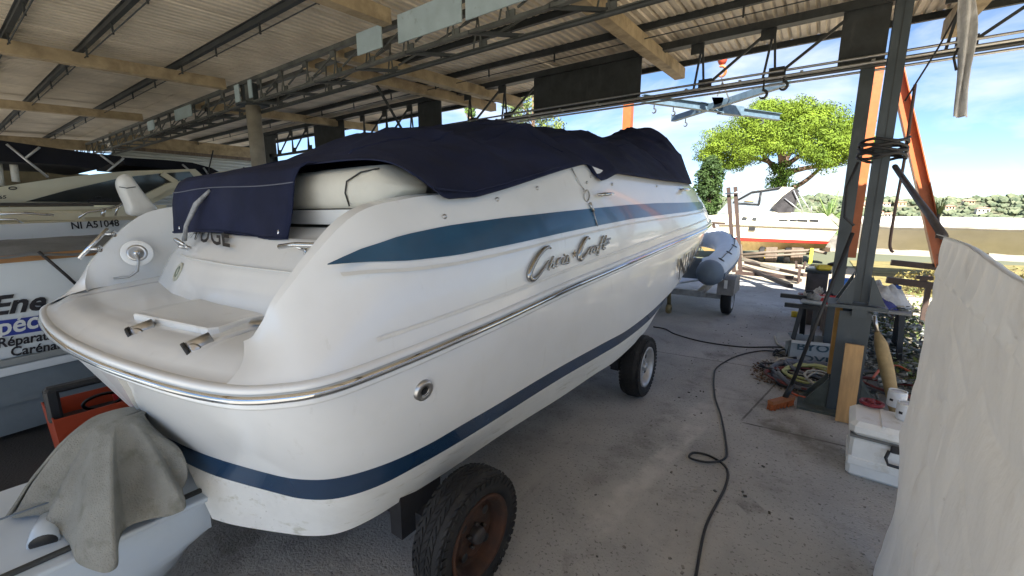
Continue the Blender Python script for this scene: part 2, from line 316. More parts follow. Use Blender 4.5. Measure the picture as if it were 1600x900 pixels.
def gslab():
    m = MB(); m.add([(-30, -14, 0), (.95, -14, 0), (.95, 5.2, 0), (.75, 7.0, 0), (.6, 9.5, 0), (.7, 12.6, 0), (-30, 12.6, 0)], [tuple(range(7))], True); return m
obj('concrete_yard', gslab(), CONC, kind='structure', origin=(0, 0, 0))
def terr():
    m = MB(); radii = [0, 8, 16, 24, 32, 42, 60, 90, 140, 210, 300, 380, 450, 520, 580, 640, 700, 780, 900, 1200, 1800, 3000]
    na = 150; rings = []
    for ra in radii:
        row = []
        for k in range(na):
            a = 2*math.pi*k/na; x, y = ra*math.sin(a), ra*math.cos(a)
            z = -.02
            if ra > 24: z = -.02-6*sstep(24, 60, ra)-30*sstep(50, 210, ra)
            if ra > 210:
                deg = math.degrees(a) if a < math.pi else math.degrees(a)-360
                top = lerp(deg, [-180, -40, -10, 0, 4, 8, 14, 20, 40, 180], [26, 26, 18, 16, 11, 9, 13, 21, 23, 26])
                z = -36+(top+36)*sstep(230, 660, ra)+4*noise.noise((x*.008, y*.008, 0))*sstep(210, 500, ra)
                if ra > 700: z -= 25*sstep(700, 1800, ra)
            row.append((x, y, z))
        rings.append(row)
    m.loft(rings, closed=True); return m
def tz(x, y):
    ra = math.hypot(x, y); a = math.atan2(x, y); deg = math.degrees(a)
    top = lerp(deg, [-180, -40, -10, 0, 4, 8, 14, 20, 40, 180], [26, 26, 18, 16, 11, 9, 13, 21, 23, 26])
    z = -.02-6*sstep(24, 60, ra)-30*sstep(50, 210, ra)
    if ra > 210:
        z = -36+(top+36)*sstep(230, 660, ra)+4*noise.noise((x*.008, y*.008, 0))*sstep(210, 500, ra)
    return z
obj('hills', terr(), HILL, kind='structure', origin=(0, 0, 0))
m = MB(); m.add([(-40, 12.6, -.004), (14, 12.6, -.004), (16, 30, -.06), (-40, 30, -.06)], [(0, 1, 2, 3)], True)
m.add([(.95, -14, -.004), (14, -14, -.004), (14, 12.6, -.004), (.7, 12.6, -.004), (.6, 9.5, -.004), (.75, 7.0, -.004), (.95, 5.2, -.004)], [tuple(range(7))], True)
obj('gravel_yard', m, EARTH, kind='structure', origin=(0, 0, 0))

# ================================================================== SHED
shed = thing('boat_shed', 'open steel boat shed with corrugated roof, lattice trusses and tan concrete beams', 'shed', (-4, 3, 0))
def roofz(y): return 4.05+.047*(y-6.2)
# corrugated sheets: 0.9 m wide strips running in +Y
def sheet_mesh(y0, y1):
    prof = []; nrib = 9
    for i in range(nrib):
        x = i*.1; h = .042 if i % 3 == 0 else .024
        prof += [(x, 0), (x+.052, 0), (x+.064, h), (x+.088, h)]
    prof.append((.905, 0))
    m = MB(); m.loft([[(x-.45, y, roofz(y)+h+.004*(y > y0)) for x, h in prof] for y in (y0, (y0+y1)/2, y1)], flat=True); return m
rows = [(-3.9, -.3), (-.4, 3.2), (3.08, 7.42)]
X0, NS = -21.6, 31
for ri, (ya, yb) in enumerate(rows):
    src = None
    for k in range(NS):
        x = X0+k*.9+.45
        if x > 4.0: continue
        dz = -.006*ri+.003*((k % 2))
        if src is None:
            src = obj('roof_sheet', sheet_mesh(ya, yb), ROOFM, shed, origin=(0, 0, 0)); src.location = (x+4, -3, dz)
        else: inst('roof_sheet', src, shed, (x+4, -3, dz))
# purlins: beam + hanging tie rod with short hangers
def purlin(y, x0, x1, rod=True):
    z = roofz(y)
    o = obj('purlin', MB().ibeam((x0, y, z-.045), (x1, y, z-.045), .045, .08, .008, (0, 0, 1)), DSTEEL, shed)
    if rod:
        m = MB(); m.tube([(x0, y, z-.17), (x1, y, z-.17)], .007, 5)
        xx = x0+.4
        while xx < x1: m.bar((xx, y, z-.08), (xx, y, z-.19), .018, .018); xx += 1.15
        obj('tie_rod', m, DSTEEL, o)
for y in (-3.6, -2.5, -1.4, -.2, .88, 1.5, 2.46): purlin(y, -21.6, 4.3)
for y in (4.4, 5.42): purlin(y, -18.5, 4.3)
purlin(6.42, -18.5, 4.3, False)
purlin(7.3, -18.5, 4.3, False)
# concrete beams
def cbeam(x, ya, yb, w=.13, h=.14, dz=.12, sag=0):
    m = MB()
    def zz(y): return roofz(y)-dz-h/2
    m.bar((x, ya, zz(ya)), (x, yb, zz(yb)), w, h)
    obj('concrete_beam', m, BEAMC, shed)
for x in (-3.72, -7.6, -11.65): cbeam(x, -3.9, 3.05)
cbeam(-17.3, -3.9, 3.6, .2, .26)
for x in (-1.98, -5.05, -5.72, -9.6): cbeam(x, 3.3, 7.35, .15, .15, .1)
cbeam(1.05, 3.2, 7.3, .15, .2, .12)
# lattice truss along X
TRG = mat('truss_grey', (.10, .105, .098), .6, .1, var=.3, vscale=6, bump=.06, bscale=25); layer(TRG, (.2, .19, .17), 5, .56, .72, .4, stretch=(.5, 2, 2))
def truss(Y, x0, x1, zb, zt, period, solids, DSTEEL=DSTEEL, off=0., k=1.):
    tr = obj('truss', MB().box(((x0+x1)/2, Y, zt+.045*k), (x1-x0, .11*k, .09*k)).box(((x0+x1)/2, Y, zb-.03*k), (x1-x0, .09*k, .05*k)), DSTEEL, shed)
    n = int((x1-x0)/period); gm = []
    for i in range(n+1):
        x = x0+off+i*period
        if any(a-.05 < x < b+.05 for a, b in solids): continue
        g = MB(); g.box((x, Y, zt-.05*k), (.16*k, .02, .13*k)); gm.append((g, 'gusset_plate'))
        g2 = MB(); g2.box((x+.12, Y-.002, zb+.045*k), (.16*k, .02, .11*k)); gm.append((g2, 'gusset_plate'))
        b = MB(); b.bar((x+.05, Y+.015, zt), (x-.02, Y+.015, zb-.01), .025*k, .02*k, (0, 1, 0)); b.bar((x+.06, Y-.015, zt), (x+.11, Y-.015, zb), .025*k, .02*k, (0, 1, 0)); gm.append((b, 'web_bar'))
        if not any(a < x+period*.6 < b2 for a, b2 in solids):
            d = MB(); d.bar((x+.19, Y, zb+.06), (x+period-.05, Y, zt-.06), .03*k, .025*k, (0, 1, 0)); gm.append((d, 'web_bar'))
    for g, nme in gm: obj(nme, g, DSTEEL, tr)
    for a, b in solids: obj('infill_plate', MB().box(((a+b)/2, Y+.004, (zb+zt)/2), (b-a, .015, zt-zb+.01)), DSTEEL, tr)
    return tr
ft = truss(6.2, -13.6, 6.0, 3.38, 3.92, .79, [(-13.6, -12.6), (-10.6, -9.3), (-6.75, -6.1), (-3.98, -2.2), (.02, .42)], off=.28)
for yy, zz in ((6.08, 3.40), (6.05, 3.33), (6.3, 3.31)):
    obj('conduit_pipe', MB().tube([(-9, yy, zz), (-4, yy, zz+.01), (0.1, yy, zz), (6, yy, zz+.02)], .014, 6), STEELB, ft)
m = MB()
for i in range(14): m.box((-6.5+i*.62, 6.17, 3.35), (.03, .28, .02))
obj('pipe_clip', m, STEELB, ft, kind='stuff')
ct = truss(3.15, -18.5, 5.0, 3.40, 3.66, .62, [(-7.3, -6.95)], TRG, 0., .55)
ct2 = truss(3.42, -18.5, 5.0, 3.36, 3.68, 1.3, [], TRG, 0., .55)
m = MB()
for i in range(26): m.bar((-17+i*.84, 3.13, 3.38), (-16.6+i*.84, 3.44, 3.36), .03, .03)
obj('cross_brace', m, DSTEEL, ct, kind='stuff')
obj('bottom_chord_pipe', MB().tube([(-18.5, 3.3, 3.28), (5, 3.3, 3.28)], .022, 8), DSTEEL, ct)
for a, b, z0, z1 in ((-4.28, -3.86, 3.48, 3.74), (-3.6, -2.75, 3.46, 3.76), (-2.7, -1.9, 3.46, 3.76), (-7.35, -7.2, 3.42, 3.7), (-6.9, -6.8, 3.42, 3.7), (-9.9, -9.1, 3.45, 3.68), (-11.5, -11.1, 3.44, 3.66)):
    obj('fascia_panel', MB().box(((a+b)/2, 3.085, (z0+z1)/2-.02), (b-a, .014, z1-z0-.04)), PANEL, ct)
# columns
def column(name_m, x, y, z0, z1, w=.24, h=.24, mt=COLST, up=(0, 1, 0)):
    return obj('column', MB().ibeam((x, y, z0), (x, y, z1), w, h, .016, up), mt, shed)
RC = (.37, 4.72)
c1 = column('', RC[0]+.02, RC[1], 1.02, 3.9, .105, .115, COLST)
obj('flange_seam', MB().bar((RC[0]+.02, RC[1]-.059, 1.02), (RC[0]+.02, RC[1]-.059, 3.9), .006, .004, (0, 1, 0)), DSTEEL, c1)
# lower stub with flared foot, seat plate and base gussets
obj('column_stub', MB().ibeam((RC[0], RC[1], .02), (RC[0], RC[1], .94), .22, .22, .016, (0, 1, 0)), COLST, c1)
obj('seat_plate', MB().box((RC[0], RC[1], .99), (.40, .34, .03)).box((RC[0]+.02, RC[1]-.13, .95), (.1, .05, .09)), COLST, c1)
for sx in (-1, 1):
    m = MB(); m.prism([(RC[0]+.02+sx*.053, RC[1]-.13, 1.012), (RC[0]+.02+sx*.165, RC[1]-.13, 1.012), (RC[0]+.02+sx*.053, RC[1]-.13, 1.27)], (0, .02, 0))
    obj('flared_foot', m, COLST, c1); m = MB(); m.prism([(RC[0]+.02+sx*.053, RC[1]+.11, 1.012), (RC[0]+.02+sx*.165, RC[1]+.11, 1.012), (RC[0]+.02+sx*.053, RC[1]+.11, 1.27)], (0, .02, 0)); obj('flared_foot', m, COLST, c1)

m = MB().box((RC[0]-.02, RC[1], .012), (.62, .46, .024))
for sx, sy in ((-1, -1), (1, -1), (-1, 1), (1, 1)):
    m.prism([(RC[0]+sx*.115, RC[1]+sy*.1, .024), (RC[0]+sx*.29, RC[1]+sy*.1, .024), (RC[0]+sx*.27, RC[1]+sy*.1, .07), (RC[0]+sx*.115, RC[1]+sy*.1, .30)], (0, .02, 0))
obj('base_plate', m, mat('base_dirty_green', (.07, .085, .08), .8, var=.3, vscale=6, bump=.2, bscale=25), c1)
c2 = column('', .295, 6.32, 0, 3.95, .12, .12, COLST)
c3 = obj('column', MB().tube([(-7.08, 3.2, 0), (-7.08, 3.2, 3.36)], .1, 14), mat('column_grey_concrete', (.30, .27, .22), .8, var=.2, vscale=4, bump=.2, bscale=20), shed)
obj('cap_plate', MB().box((-7.08, 3.2, 3.37), (.34, .34, .03)).box((-7.2, 3.24, 3.55), (.05, .2, .34)), COLST, c3)
column('', -6.45, 6.2, 0, 3.4, .22, .24, DSTEEL)
column('', -12.9, 6.2, 0, 3.4, .22, .24, DSTEEL)
obj('diagonal_brace', MB().tube([(-5.75, 4.45, 3.72), (-6.0, 5.6, 2.6)], .022, 8), DSTEEL, shed)
# far left end wall: boards above, pale corrugated cladding below
wl = thing('end_wall', 'far left end wall with a tan board above pale ribbed cladding', 'wall', (-16, 5, 0))
CLAD = mat('cladding_grey', (.55, .57, .55), .45, .2, var=.1, vscale=1)
def ribbed(X, y0, y1, n):
    m = MB()
    for i in range(n):
        z = .06+i*.1; m.add([(X, y0, z), (X, y1, z), (X+.04, y1, z+.035), (X+.04, y0, z+.035), (X+.04, y0, z+.065), (X+.04, y1, z+.065), (X, y1, z+.1), (X, y0, z+.1)], [(0, 1, 2, 3), (3, 2, 5, 4), (4, 5, 6, 7)], True)
    return m
obj('cladding', ribbed(-16.0, 3.4, 9.2, 35), CLAD, wl)
obj('tan_board', MB().box((-15.9, 5.4, 3.74), (.12, 4.0, .36)), BEAMC, wl); obj('lower_board', MB().box((-15.86, 5.4, 3.53), (.1, 4.0, .09)), WOODD, wl)
w2_ = thing('back_wall', 'dark ribbed back wall behind the cream cruiser at the far left', 'wall', (-20.9, 0, 0))
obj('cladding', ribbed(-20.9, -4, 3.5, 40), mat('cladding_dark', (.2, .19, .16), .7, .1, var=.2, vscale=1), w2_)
# shelving boards glimpsed on the back wall between bimini and cabin
m = MB()
pk = thing('rear_partition', 'dark olive partition boards behind the cream cruiser', 'wall', (-13, -1, 0))
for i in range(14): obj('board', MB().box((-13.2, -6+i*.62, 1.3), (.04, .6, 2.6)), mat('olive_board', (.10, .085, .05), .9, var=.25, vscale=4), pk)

# ================================================================== MAIN BOAT (local frame: x starboard, y forward, z up from rub rail)
BO = np.array([-2.62, .35, 1.2]); by, bp = R(4), R(4)
_f = np.array([math.sin(by)*math.cos(bp), math.cos(by)*math.cos(bp), math.sin(bp)]); _rr = np.array([math.cos(by), -math.sin(by), 0]); _uu = np.cross(_rr, _f)
def bw(p):
    x, y, z = p; y2 = y+.12*x*max(0, min(1, 1-y/3.)); return Vector(BO+_rr*x+_f*y2+_uu*z)
boat = thing('motor_boat', 'large white motor boat with teal side stripe and chrome rub rail, in front', 'boat', (-2.6, 3.5, 0))
NST = 110
RAIL = [(-.001,-.02,0),(.42,-.005,0),(.86,.04,0),(1.14,.10,0),(1.28,.19,0),(1.355,.32,0),(1.37,.6,0),(1.365,.85,0),(1.35,1.2,0),(1.32,1.6,0),(1.29,2.,0),(1.27,2.5,0),(1.25,3,0),(1.2,4,0),(1.16,5,0),(1.08,5.8,0),(.86,6.6,0),(.48,7.3,0),(0,7.75,0)]
UND = [(-.40,.0,-.05),(.3,.015,-.05),(.86,.06,-.05),(1.12,.12,-.05),(1.25,.2,-.05),(1.33,.33,-.05),(1.35,.6,-.05),(1.345,.85,-.05),(1.33,1.2,-.05),(1.30,1.6,-.05),(1.275,2.,-.05),(1.255,2.5,-.05),(1.235,3,-.05),(1.18,4,-.05),(1.13,5,-.05),(1.04,5.8,-.05),(.82,6.55,-.05),(.45,7.22,-.05),(0,7.65,-.05)]
MID = [(-.16,.075,-.27),(.38,.1,-.27),(.85,.16,-.27),(1.07,.22,-.27),(1.2,.31,-.27),(1.28,.47,-.27),(1.31,.7,-.27),(1.315,.92,-.27),(1.31,1.25,-.27),(1.29,1.6,-.27),(1.28,2.,-.27),(1.27,2.5,-.27),(1.255,3,-.28),(1.2,3.9,-.3),(1.14,4.85,-.28),(1.03,5.65,-.25),(.77,6.42,-.23),(.35,7.05,-.21),(0,7.45,-.2)]
STT = [(.08,.16,-.5),(.47,.2,-.5),(.83,.275,-.5),(1.0,.33,-.5),(1.12,.42,-.5),(1.20,.58,-.5),(1.24,.78,-.5),(1.25,1.,-.5),(1.255,1.3,-.505),(1.255,1.65,-.51),(1.255,2.,-.52),(1.26,2.5,-.54),(1.26,3,-.56),(1.2,3.8,-.56),(1.11,4.7,-.5),(.92,5.5,-.43),(.62,6.3,-.37),(.25,6.9,-.33),(0,7.25,-.31)]
STB = [(.26,.18,-.605),(.5,.21,-.605),(.83,.29,-.605),(.99,.34,-.605),(1.10,.42,-.605),(1.17,.56,-.605),(1.20,.76,-.605),(1.22,1.,-.605),(1.225,1.3,-.61),(1.22,1.65,-.62),(1.22,2.,-.63),(1.225,2.5,-.65),(1.225,3,-.665),(1.17,3.75,-.665),(1.03,4.6,-.61),(.8,5.4,-.53),(.5,6.2,-.45),(.22,6.8,-.4),(0,7.15,-.37)]
CHI = [(.50,.16,-.80),(.64,.2,-.8),(.86,.29,-.8),(.98,.35,-.8),(1.06,.43,-.8),(1.10,.56,-.8),(1.115,.76,-.8),(1.12,1.,-.81),(1.12,1.4,-.82),(1.125,1.7,-.83),(1.13,2.1,-.85),(1.13,2.6,-.865),(1.13,3.1,-.88),(1.06,3.9,-.85),(.88,4.7,-.76),(.62,5.4,-.66),(.36,6.1,-.56),(.14,6.6,-.48),(0,6.9,-.42)]
TOP = [(-.001,.2,.1),(.42,.2,.1),(.80,.21,.1),(.98,.24,.12),(1.08,.27,.19),(1.13,.34,.30),(1.17,.6,.53),(1.17,.87,.585),(1.17,1.2,.60),(1.16,1.6,.64),(1.12,2.,.71),(1.10,2.5,.745),(1.08,3,.69),(1.02,4,.63),(.95,5,.58),(.82,5.7,.57),(.58,6.4,.56),(.28,7.0,.55),(0,7.4,.55)]
Lc = {k: crom(v, NST) for k, v in dict(rail=RAIL, und=UND, mid=MID, stt=STT, stb=STB, chi=CHI, top=TOP).items()}
def mir(p, s): return (p[0]*s, p[1], p[2])
def both(names, fn=None, i0=0):
    m = MB()
    for s in (1, -1):
        m.loft([[bw(mir(q, s)) for q in Lc[n][i0:]] for n in names])
    return m
# extra hull levels for smoothness
Lc['m2'] = (Lc['und']*.5+Lc['mid']*.5); Lc['m2'][:, 0] += .012*np.sign(Lc['m2'][:, 0])
Lc['m3'] = (Lc['stt']*.5+Lc['mid']*.5); Lc['m3'][:, 0] += .010*np.sign(Lc['m3'][:, 0])
hull = obj('hull', both(['und', 'm2', 'mid', 'm3', 'stt']), GEL, boat)
obj('boot_stripe', both(['stt', 'stb']), NAVY, boat)
# bottom, pods and drive recess
Lc['keel'] = Lc['chi'].copy(); Lc['keel'][:, 0] *= 0.12; Lc['keel'][:, 1] = np.maximum(Lc['keel'][:, 1], .9)
Lc['keel'][:, 2] -= .10
m = both(['stb', 'chi']); i1 = int(NST*7.0/18)
for s in (1, -1): m.loft([[bw(mir(q, s)) for q in Lc[n][0:]] for n in ('chi', 'keel')])
rng = np.random.RandomState(3)
obj('hull_bottom', m, BOT, boat)
m = MB()
for s in (1, -1):
    e = [Lc[n][0] for n in ('und', 'm2', 'mid', 'm3', 'stt', 'stb', 'chi')]
    m.loft([[bw(mir(p, s)) for p in e], [bw((p[0]*s-.05*s, p[1]+.55, p[2])) for p in e]])
m.loft([[bw((x, .62, -.05)) for x in (-.8, 0, .8)], [bw((x, .7, -.85)) for x in (-.8, 0, .8)]])
obj('drive_recess', m, GELD, boat)
# rub rail: white lip, chrome half-round, white band above
def full(n): a = Lc[n]; return [mir(q, -1) for q in a[::-1]]+[tuple(q) for q in a[1:]]
FR = full('rail')
def offc(P, out, dz):
    res = []
    for i, p in enumerate(P):
        a = P[max(i-1, 0)]; b = P[min(i+1, len(P)-1)]; t = Vector((b[0]-a[0], b[1]-a[1], 0)).normalized(); nrm = Vector((t.y, -t.x, 0))
        res.append((p[0]+nrm.x*out, p[1]+nrm.y*out, p[2]+dz))
    return res
def sweep(prof, P=FR):
    m = MB(); m.loft([[bw(q) for q in offc(P, o, z*.8)] for o, z in prof]); return m
obj('rub_rail', sweep([(-.01, -.052), (.012, -.05), (.016, -.036), (.012, -.028), (.012, .02), (.022, .026), (.022, .046), (.012, .052), (-.004, .054), (-.012, .048), (-.02, .052)]), GEL, boat)
cr = obj('chrome_strip', sweep([(.012, -.024), (.024, -.02), (.032, -.01), (.034, 0), (.031, .01), (.022, .018), (.012, .021)]), CHROME, boat)
# deck sides (between rail and gunwale)
Lc['d0'] = Lc['rail'].copy(); Lc['d0'][:, 2] += .042
def dk(w):
    a, b = Lc['d0'], Lc['top']; r = a*(1-w)+b*w; bul = .045*math.sin(math.pi*w)
    r = r.copy(); k = np.clip((np.abs(r[:, 0])), 0, 1.2); r[:, 0] += bul*np.sign(r[:, 0])*np.clip(k*1.4, 0, 1); return r
for i, w in enumerate((0., .10, .25, .4, .55, .7, .85, .95, 1)): Lc['k%d' % i] = dk(w)

ID = int((NST-1)*3/18.)
m = both(['k%d' % i for i in range(9)], i0=ID)
# capping strip and inner wall of each stern wing, foredeck
_tp = np.clip((np.arange(NST)/(NST-1)*18-3.2)/2.6, 0, 1)
Lc['in0'] = Lc['top'].copy(); Lc['in0'][:, 0] = np.maximum(0, Lc['in0'][:, 0]-.006-.05*_tp); Lc['in0'][:, 2] += .008*_tp-.006*(1-_tp)
Lc['in1'] = Lc['in0'].copy(); Lc['in1'][:, 0] = np.maximum(0, Lc['in1'][:, 0]-.03); Lc['in1'][:, 2] = .11
IW = int((NST-1)*10/18.)
for s in (1, -1):
    m.loft([[bw(mir(q, s)) for q in Lc[n][ID:]] for n in ('top', 'in0')])
    m.loft([[bw(mir(q, s)) for q in Lc[n][ID:IW]] for n in ('in0', 'in1')])
IF = int((NST-1)*12.5/18.)
m.loft([[bw(mir(q, s)) for q in Lc['in0'][IF:]] for s in (1, -1)])
deck = obj('deck', m, GEL, boat)
# swim platform
m = MB(); prof = [(-.012, .040), (.02, .043), (.045, .058), (.09, .088), (.15, .104), (.25, .112), (.4, .118), (.6, .124), (.95, .13)]
rows_ = []
arc = [q for q in FR if q[1] < .52]
for off, z in prof:
    rows_.append([bw((q[0]*(1-min(.12, off*.5) if abs(q[0]) > .9 else 1), q[1]+off, z)) for q in arc])
m.loft(rows_); plat = obj('swim_platform', m, GEL, boat)
# ladder hatch with a rounded lip
hx0, hx1, hy0, hy1 = .12, .76, .16, .66
poly = [(hx0, hy0+.02), (hx0+.03, hy0-.0), (hx1-.02, hy0+.06), (hx1, hy0+.09), (hx1-.04, hy0+.2), (hx1-.03, hy1), (hx0-.02, hy1), (hx0-.03, hy0+.12)]
m = MB(); zt = .135
m.loft([[bw((x, y, z+.02*0)) for x, y in [(((p[0]-.44)*k+.44), ((p[1]-.4)*k+.4)) for p in poly]] for z, k in ((.105, 1.0), (zt-.006, 1.0), (zt, .975), (zt+.002, .8))], closed=True, caps=True, flat=True)
obj('ladder_hatch', m, GEL, boat)
# flat black plates painting the shade in the hatch recess, and two ladder rollers
for (u0, v0_), (u1, v1_) in (((203, 523), (229, 513)), ((290, 549), (318, 536))):
    a = Vector(bw((0, 0, 0))); 
    def onlocal(u, v, z):
        o = np.array([_rr, _f, _uu]); c0 = o@(_C-BO); d = o@ray(u, v); t = (z-c0[2])/d[2]; return Vector(_C+ray(u, v)*t)
    a = onlocal(u0, v0_, .085); b = onlocal(u1, v1_, .10); n2 = (b-a).normalized()
    ro = obj('ladder_roller', MB().tube([a, b+n2*.03], .030, 18), STEELB, boat)
    obj('rubber_end', MB().lathe([(0, -.004), (.031, -.004), (.033, 0), (.033, .010), (.030, .010)], a, tuple(n2), 18), BLKP, ro)
    obj('side_disc', MB().lathe([(0, .012), (.008, .012), (.009, .008), (.024, .007), (.028, 0), (0, 0)], a*.45+b*.55+Vector(_rr)*.022-Vector(_f)*.012-Vector(_uu)*.006, tuple(_rr*.75-_f*.6), 16), STEELB, ro)
    obj('recess_shade_plate', MB().add([a*.4+b*.6-Vector(_uu)*.022, a*.5+b*.5+Vector(_rr)*.045-Vector(_f)*.01-Vector(_uu)*.022, b+Vector(_rr)*.10+Vector(_f)*.03-Vector(_uu)*.0, b-Vector(_rr)*.03+Vector(_f)*.03+Vector(_uu)*.004], [(0, 1, 2, 3)], True), BLKP, ro)
# transom moulding
def hump(u, v):
    x = -1.0+u*2.12
    yb = lerp(x, [-1.0, -.86, -.3, .3, 1.1], [.60, .54, .44, .41, .44])
    pr = [(0, .118), (.02, .15), (.06, .22), (.10, .285), (.115, .30), (.19, .37), (.25, .425), (.29, .422), (.42, .46)]
    t = v*(len(pr)-1); i = min(int(t), len(pr)-2); f = t-i
    y = yb+pr[i][0]*(1-f)+pr[i+1][0]*f; z = pr[i][1]*(1-f)+pr[i+1][1]*f
    e = sstep(0, .05, u); z = .118+(z-.118)*(e*.9+.1) if u < .05 else z
    return bw((x, y, z))
m = grid(30, 33, hump)
m.loft([[hump(0, v) for v in np.linspace(0, 1, 12)], [bw((-.97, .98, lerp(v, [0, 1], [.118, .46]))) for v in np.linspace(0, 1, 12)]])
obj('transom_moulding', m, GEL, boat)
# crease line, port gate, seat ledge, dark recess
m = MB(); m.tube([Vector(hump(u, 4/8.))+Vector((0, -.003, .003)) for u in np.linspace(.2, .98, 14)], .0035, 5); obj('moulding_seam', m, GELD, boat)
obj('transom_gate', MB().add([bw((-1.2, .82, .12)), bw((-.8, .8, .12)), bw((-.8, .83, .43)), bw((-1.2, .85, .43))], [(0, 1, 2, 3)]).add([bw((-1.2, .85, .43)), bw((-.8, .83, .43)), bw((-.8, 1.3, .44)), bw((-1.2, 1.3, .44))], [(0, 1, 2, 3)]), GEL, boat)
m = MB()
def bbox(x0, x1, y0, y1, z0, z1):
    P = [bw((x, y, z)) for z in (z0, z1) for x, y in ((x0, y0), (x1, y0), (x1, y1), (x0, y1))]
    return MB().add(P, [(3,2,1,0),(4,5,6,7),(0,1,5,4),(1,2,6,5),(2,3,7,6),(3,0,4,7)], True)
obj('seat_ledge', bbox(-1.08, 1.02, .84, 1.2, .475, .545), GEL, boat)
obj('ledge_recess', bbox(-1.05, 1.1, .93, 1.25, .40, .474), mat('recess_shade', (.16, .15, .13), .9, var=.1), boat)  # shade of the gap below the ledge, put into a dark box
def cushion(x0, x1):
    m = MB(); rings = []
    sec = [(.86, .55), (.835, .58), (.835, .66), (.86, .71), (.92, .735), (1.06, .735), (1.12, .70), (1.14, .6), (1.12, .55)]
    nx = 24
    for i in range(nx+1):
        u = i/nx; x = x0+(x1-x0)*u; e = min(u, 1-u)*(x1-x0); k = math.sqrt(max(0, 1-max(0, 1-e/.12)**2))*.85+.15
        rings.append([bw((x, 1+(y-1)*(k*.6+.4), .63+(z-.63)*k)) for y, z in sec])
    m.loft(rings, closed=True, caps=True); return m
cu = obj('seat_back_cushion', cushion(-1.1, 1.09), VINYL, boat)
obj('cushion_seam', MB().tube([bw((.83, .834, .56)), bw((.82, .828, .62)), bw((.84, .83, .67)), bw((.92, .85, .705)), bw((1.02, .87, .715))], .004, 5), BLKP, cu)
# surface lookup on the starboard topside
def deckpt(y, z, out=0.):
    a = Lc['d0']; b = Lc['top']; i0 = int((NST-1)*6/18.)
    ys = a[i0:, 1]
    xr = lerp(y, ys, a[i0:, 0]); xt = lerp(y, b[i0:, 1], b[i0:, 0]); zt_ = lerp(y, b[i0:, 1], b[i0:, 2])
    w = max(0, min(1.1, (z-.05)/(zt_-.05))); x = xr*(1-w)+xt*w+.045*math.sin(math.pi*min(1, w))
    return bw((x+out, y, z))
# teal wedge
wy = [.42, .55, .75, 1.0, 1.4, 1.9, 2.5, 3.1, 3.8, 4.6, 5.3, 5.7]
wb = [.385, .375, .352, .338, .335, .335, .332, .325, .30, .27, .25, .24]
wt = [.388, .415, .448, .462, .465, .458, .448, .435, .41, .37, .34, .32]
yy = np.linspace(.42, 5.7, 70)
m = MB(); m.loft([[deckpt(y, lerp(y, wy, wb)*(1-k)+lerp(y, wy, wt)*k, .004) for y in yy] for k in (0, .33, .66, 1)])
obj('side_stripe', m, TEAL, boat)
m = MB(); m.loft([[deckpt(y, lerp(y, wy, wb)-.028-k, .003+k*.4) for y in np.linspace(.45, 5.6, 60)] for k in (0, .006, .012)])
obj('moulded_line', m, GELD, boat)
m = MB(); m.loft([[deckpt(y, .10+k, .006-abs(k-.008)*.5) for y in np.linspace(.5, 5.6, 60)] for k in (0, .008, .016)])
obj('moulded_line', m, GELD, boat)
# script emblem in chrome
def emb(s, t): # s along, t up (metres), slanted
    t *= .70; return deckpt(1.45+s*.93+.25*t, .145+t+.012*s, .010)
strokes = [
 [(.30,.17),(.27,.185),(.2,.175),(.12,.13),(.06,.07),(.04,.02),(.07,-.015),(.13,-.01),(.2,.03),(.27,.08)],
 [(.27,.01),(.33,.10)], [(.285,.03),(.32,.06),(.335,.05),(.33,.012),(.36,.03)],
 [(.37,.01),(.40,.07),(.385,.03),(.42,.065),(.44,.06)], [(.455,.01),(.475,.06)], [(.478,.08),(.482,.085)],
 [(.475,.012),(.51,.02),(.53,.065),(.555,.02),(.53,.005),(.50,.012)],
 [(.86,.15),(.84,.165),(.79,.16),(.73,.11),(.70,.05),(.71,0),(.75,-.005),(.82,.035),(.87,.075)],
 [(.87,.01),(.90,.07),(.885,.04),(.92,.065)], [(.985,.06),(.95,.065),(.93,.03),(.945,.01),(.975,.035),(.99,.065),(.985,.015),(1.01,.03)],
 [(1.0,-.03),(1.04,.06),(1.08,.13),(1.10,.135)], [(1.03,.065),(1.18,.075)], [(1.09,.015),(1.115,.07),(1.145,.135)], [(1.09,.015),(1.13,.02)], [(1.13,.05),(1.2,.06)], [(1.13,.085),(1.22,.095)]]
m = MB()
for i, st in enumerate(strokes):
    P = crom([(a, b, 0) for a, b in st], max(4, len(st)*4)); n = len(P); big = i in (0, 7)
    m.tube([emb(p[0], p[1]) for p in P], [(.006+.011*math.sin(math.pi*min(1, k/(n-1)*1.05)) if big else .0078) for k in range(n)], 7)
st_ = [(.63+.035*math.cos(math.pi/2+k*math.pi/5)*(1 if k % 2 == 0 else .42), .06+.042*math.sin(math.pi/2+k*math.pi/5)*(1 if k % 2 == 0 else .42)) for k in range(10)]
c = emb(.63, .06)+Vector((.012, -.004, 0)); P = [emb(a, b) for a, b in st_]
m.add(P+[c], [(i, (i+1) % 10, 10) for i in range(10)], True)
obj('script_emblem', m, mat('emblem_chrome', (.42, .42, .41), .22, 1., bump=.03, bscale=40), boat)
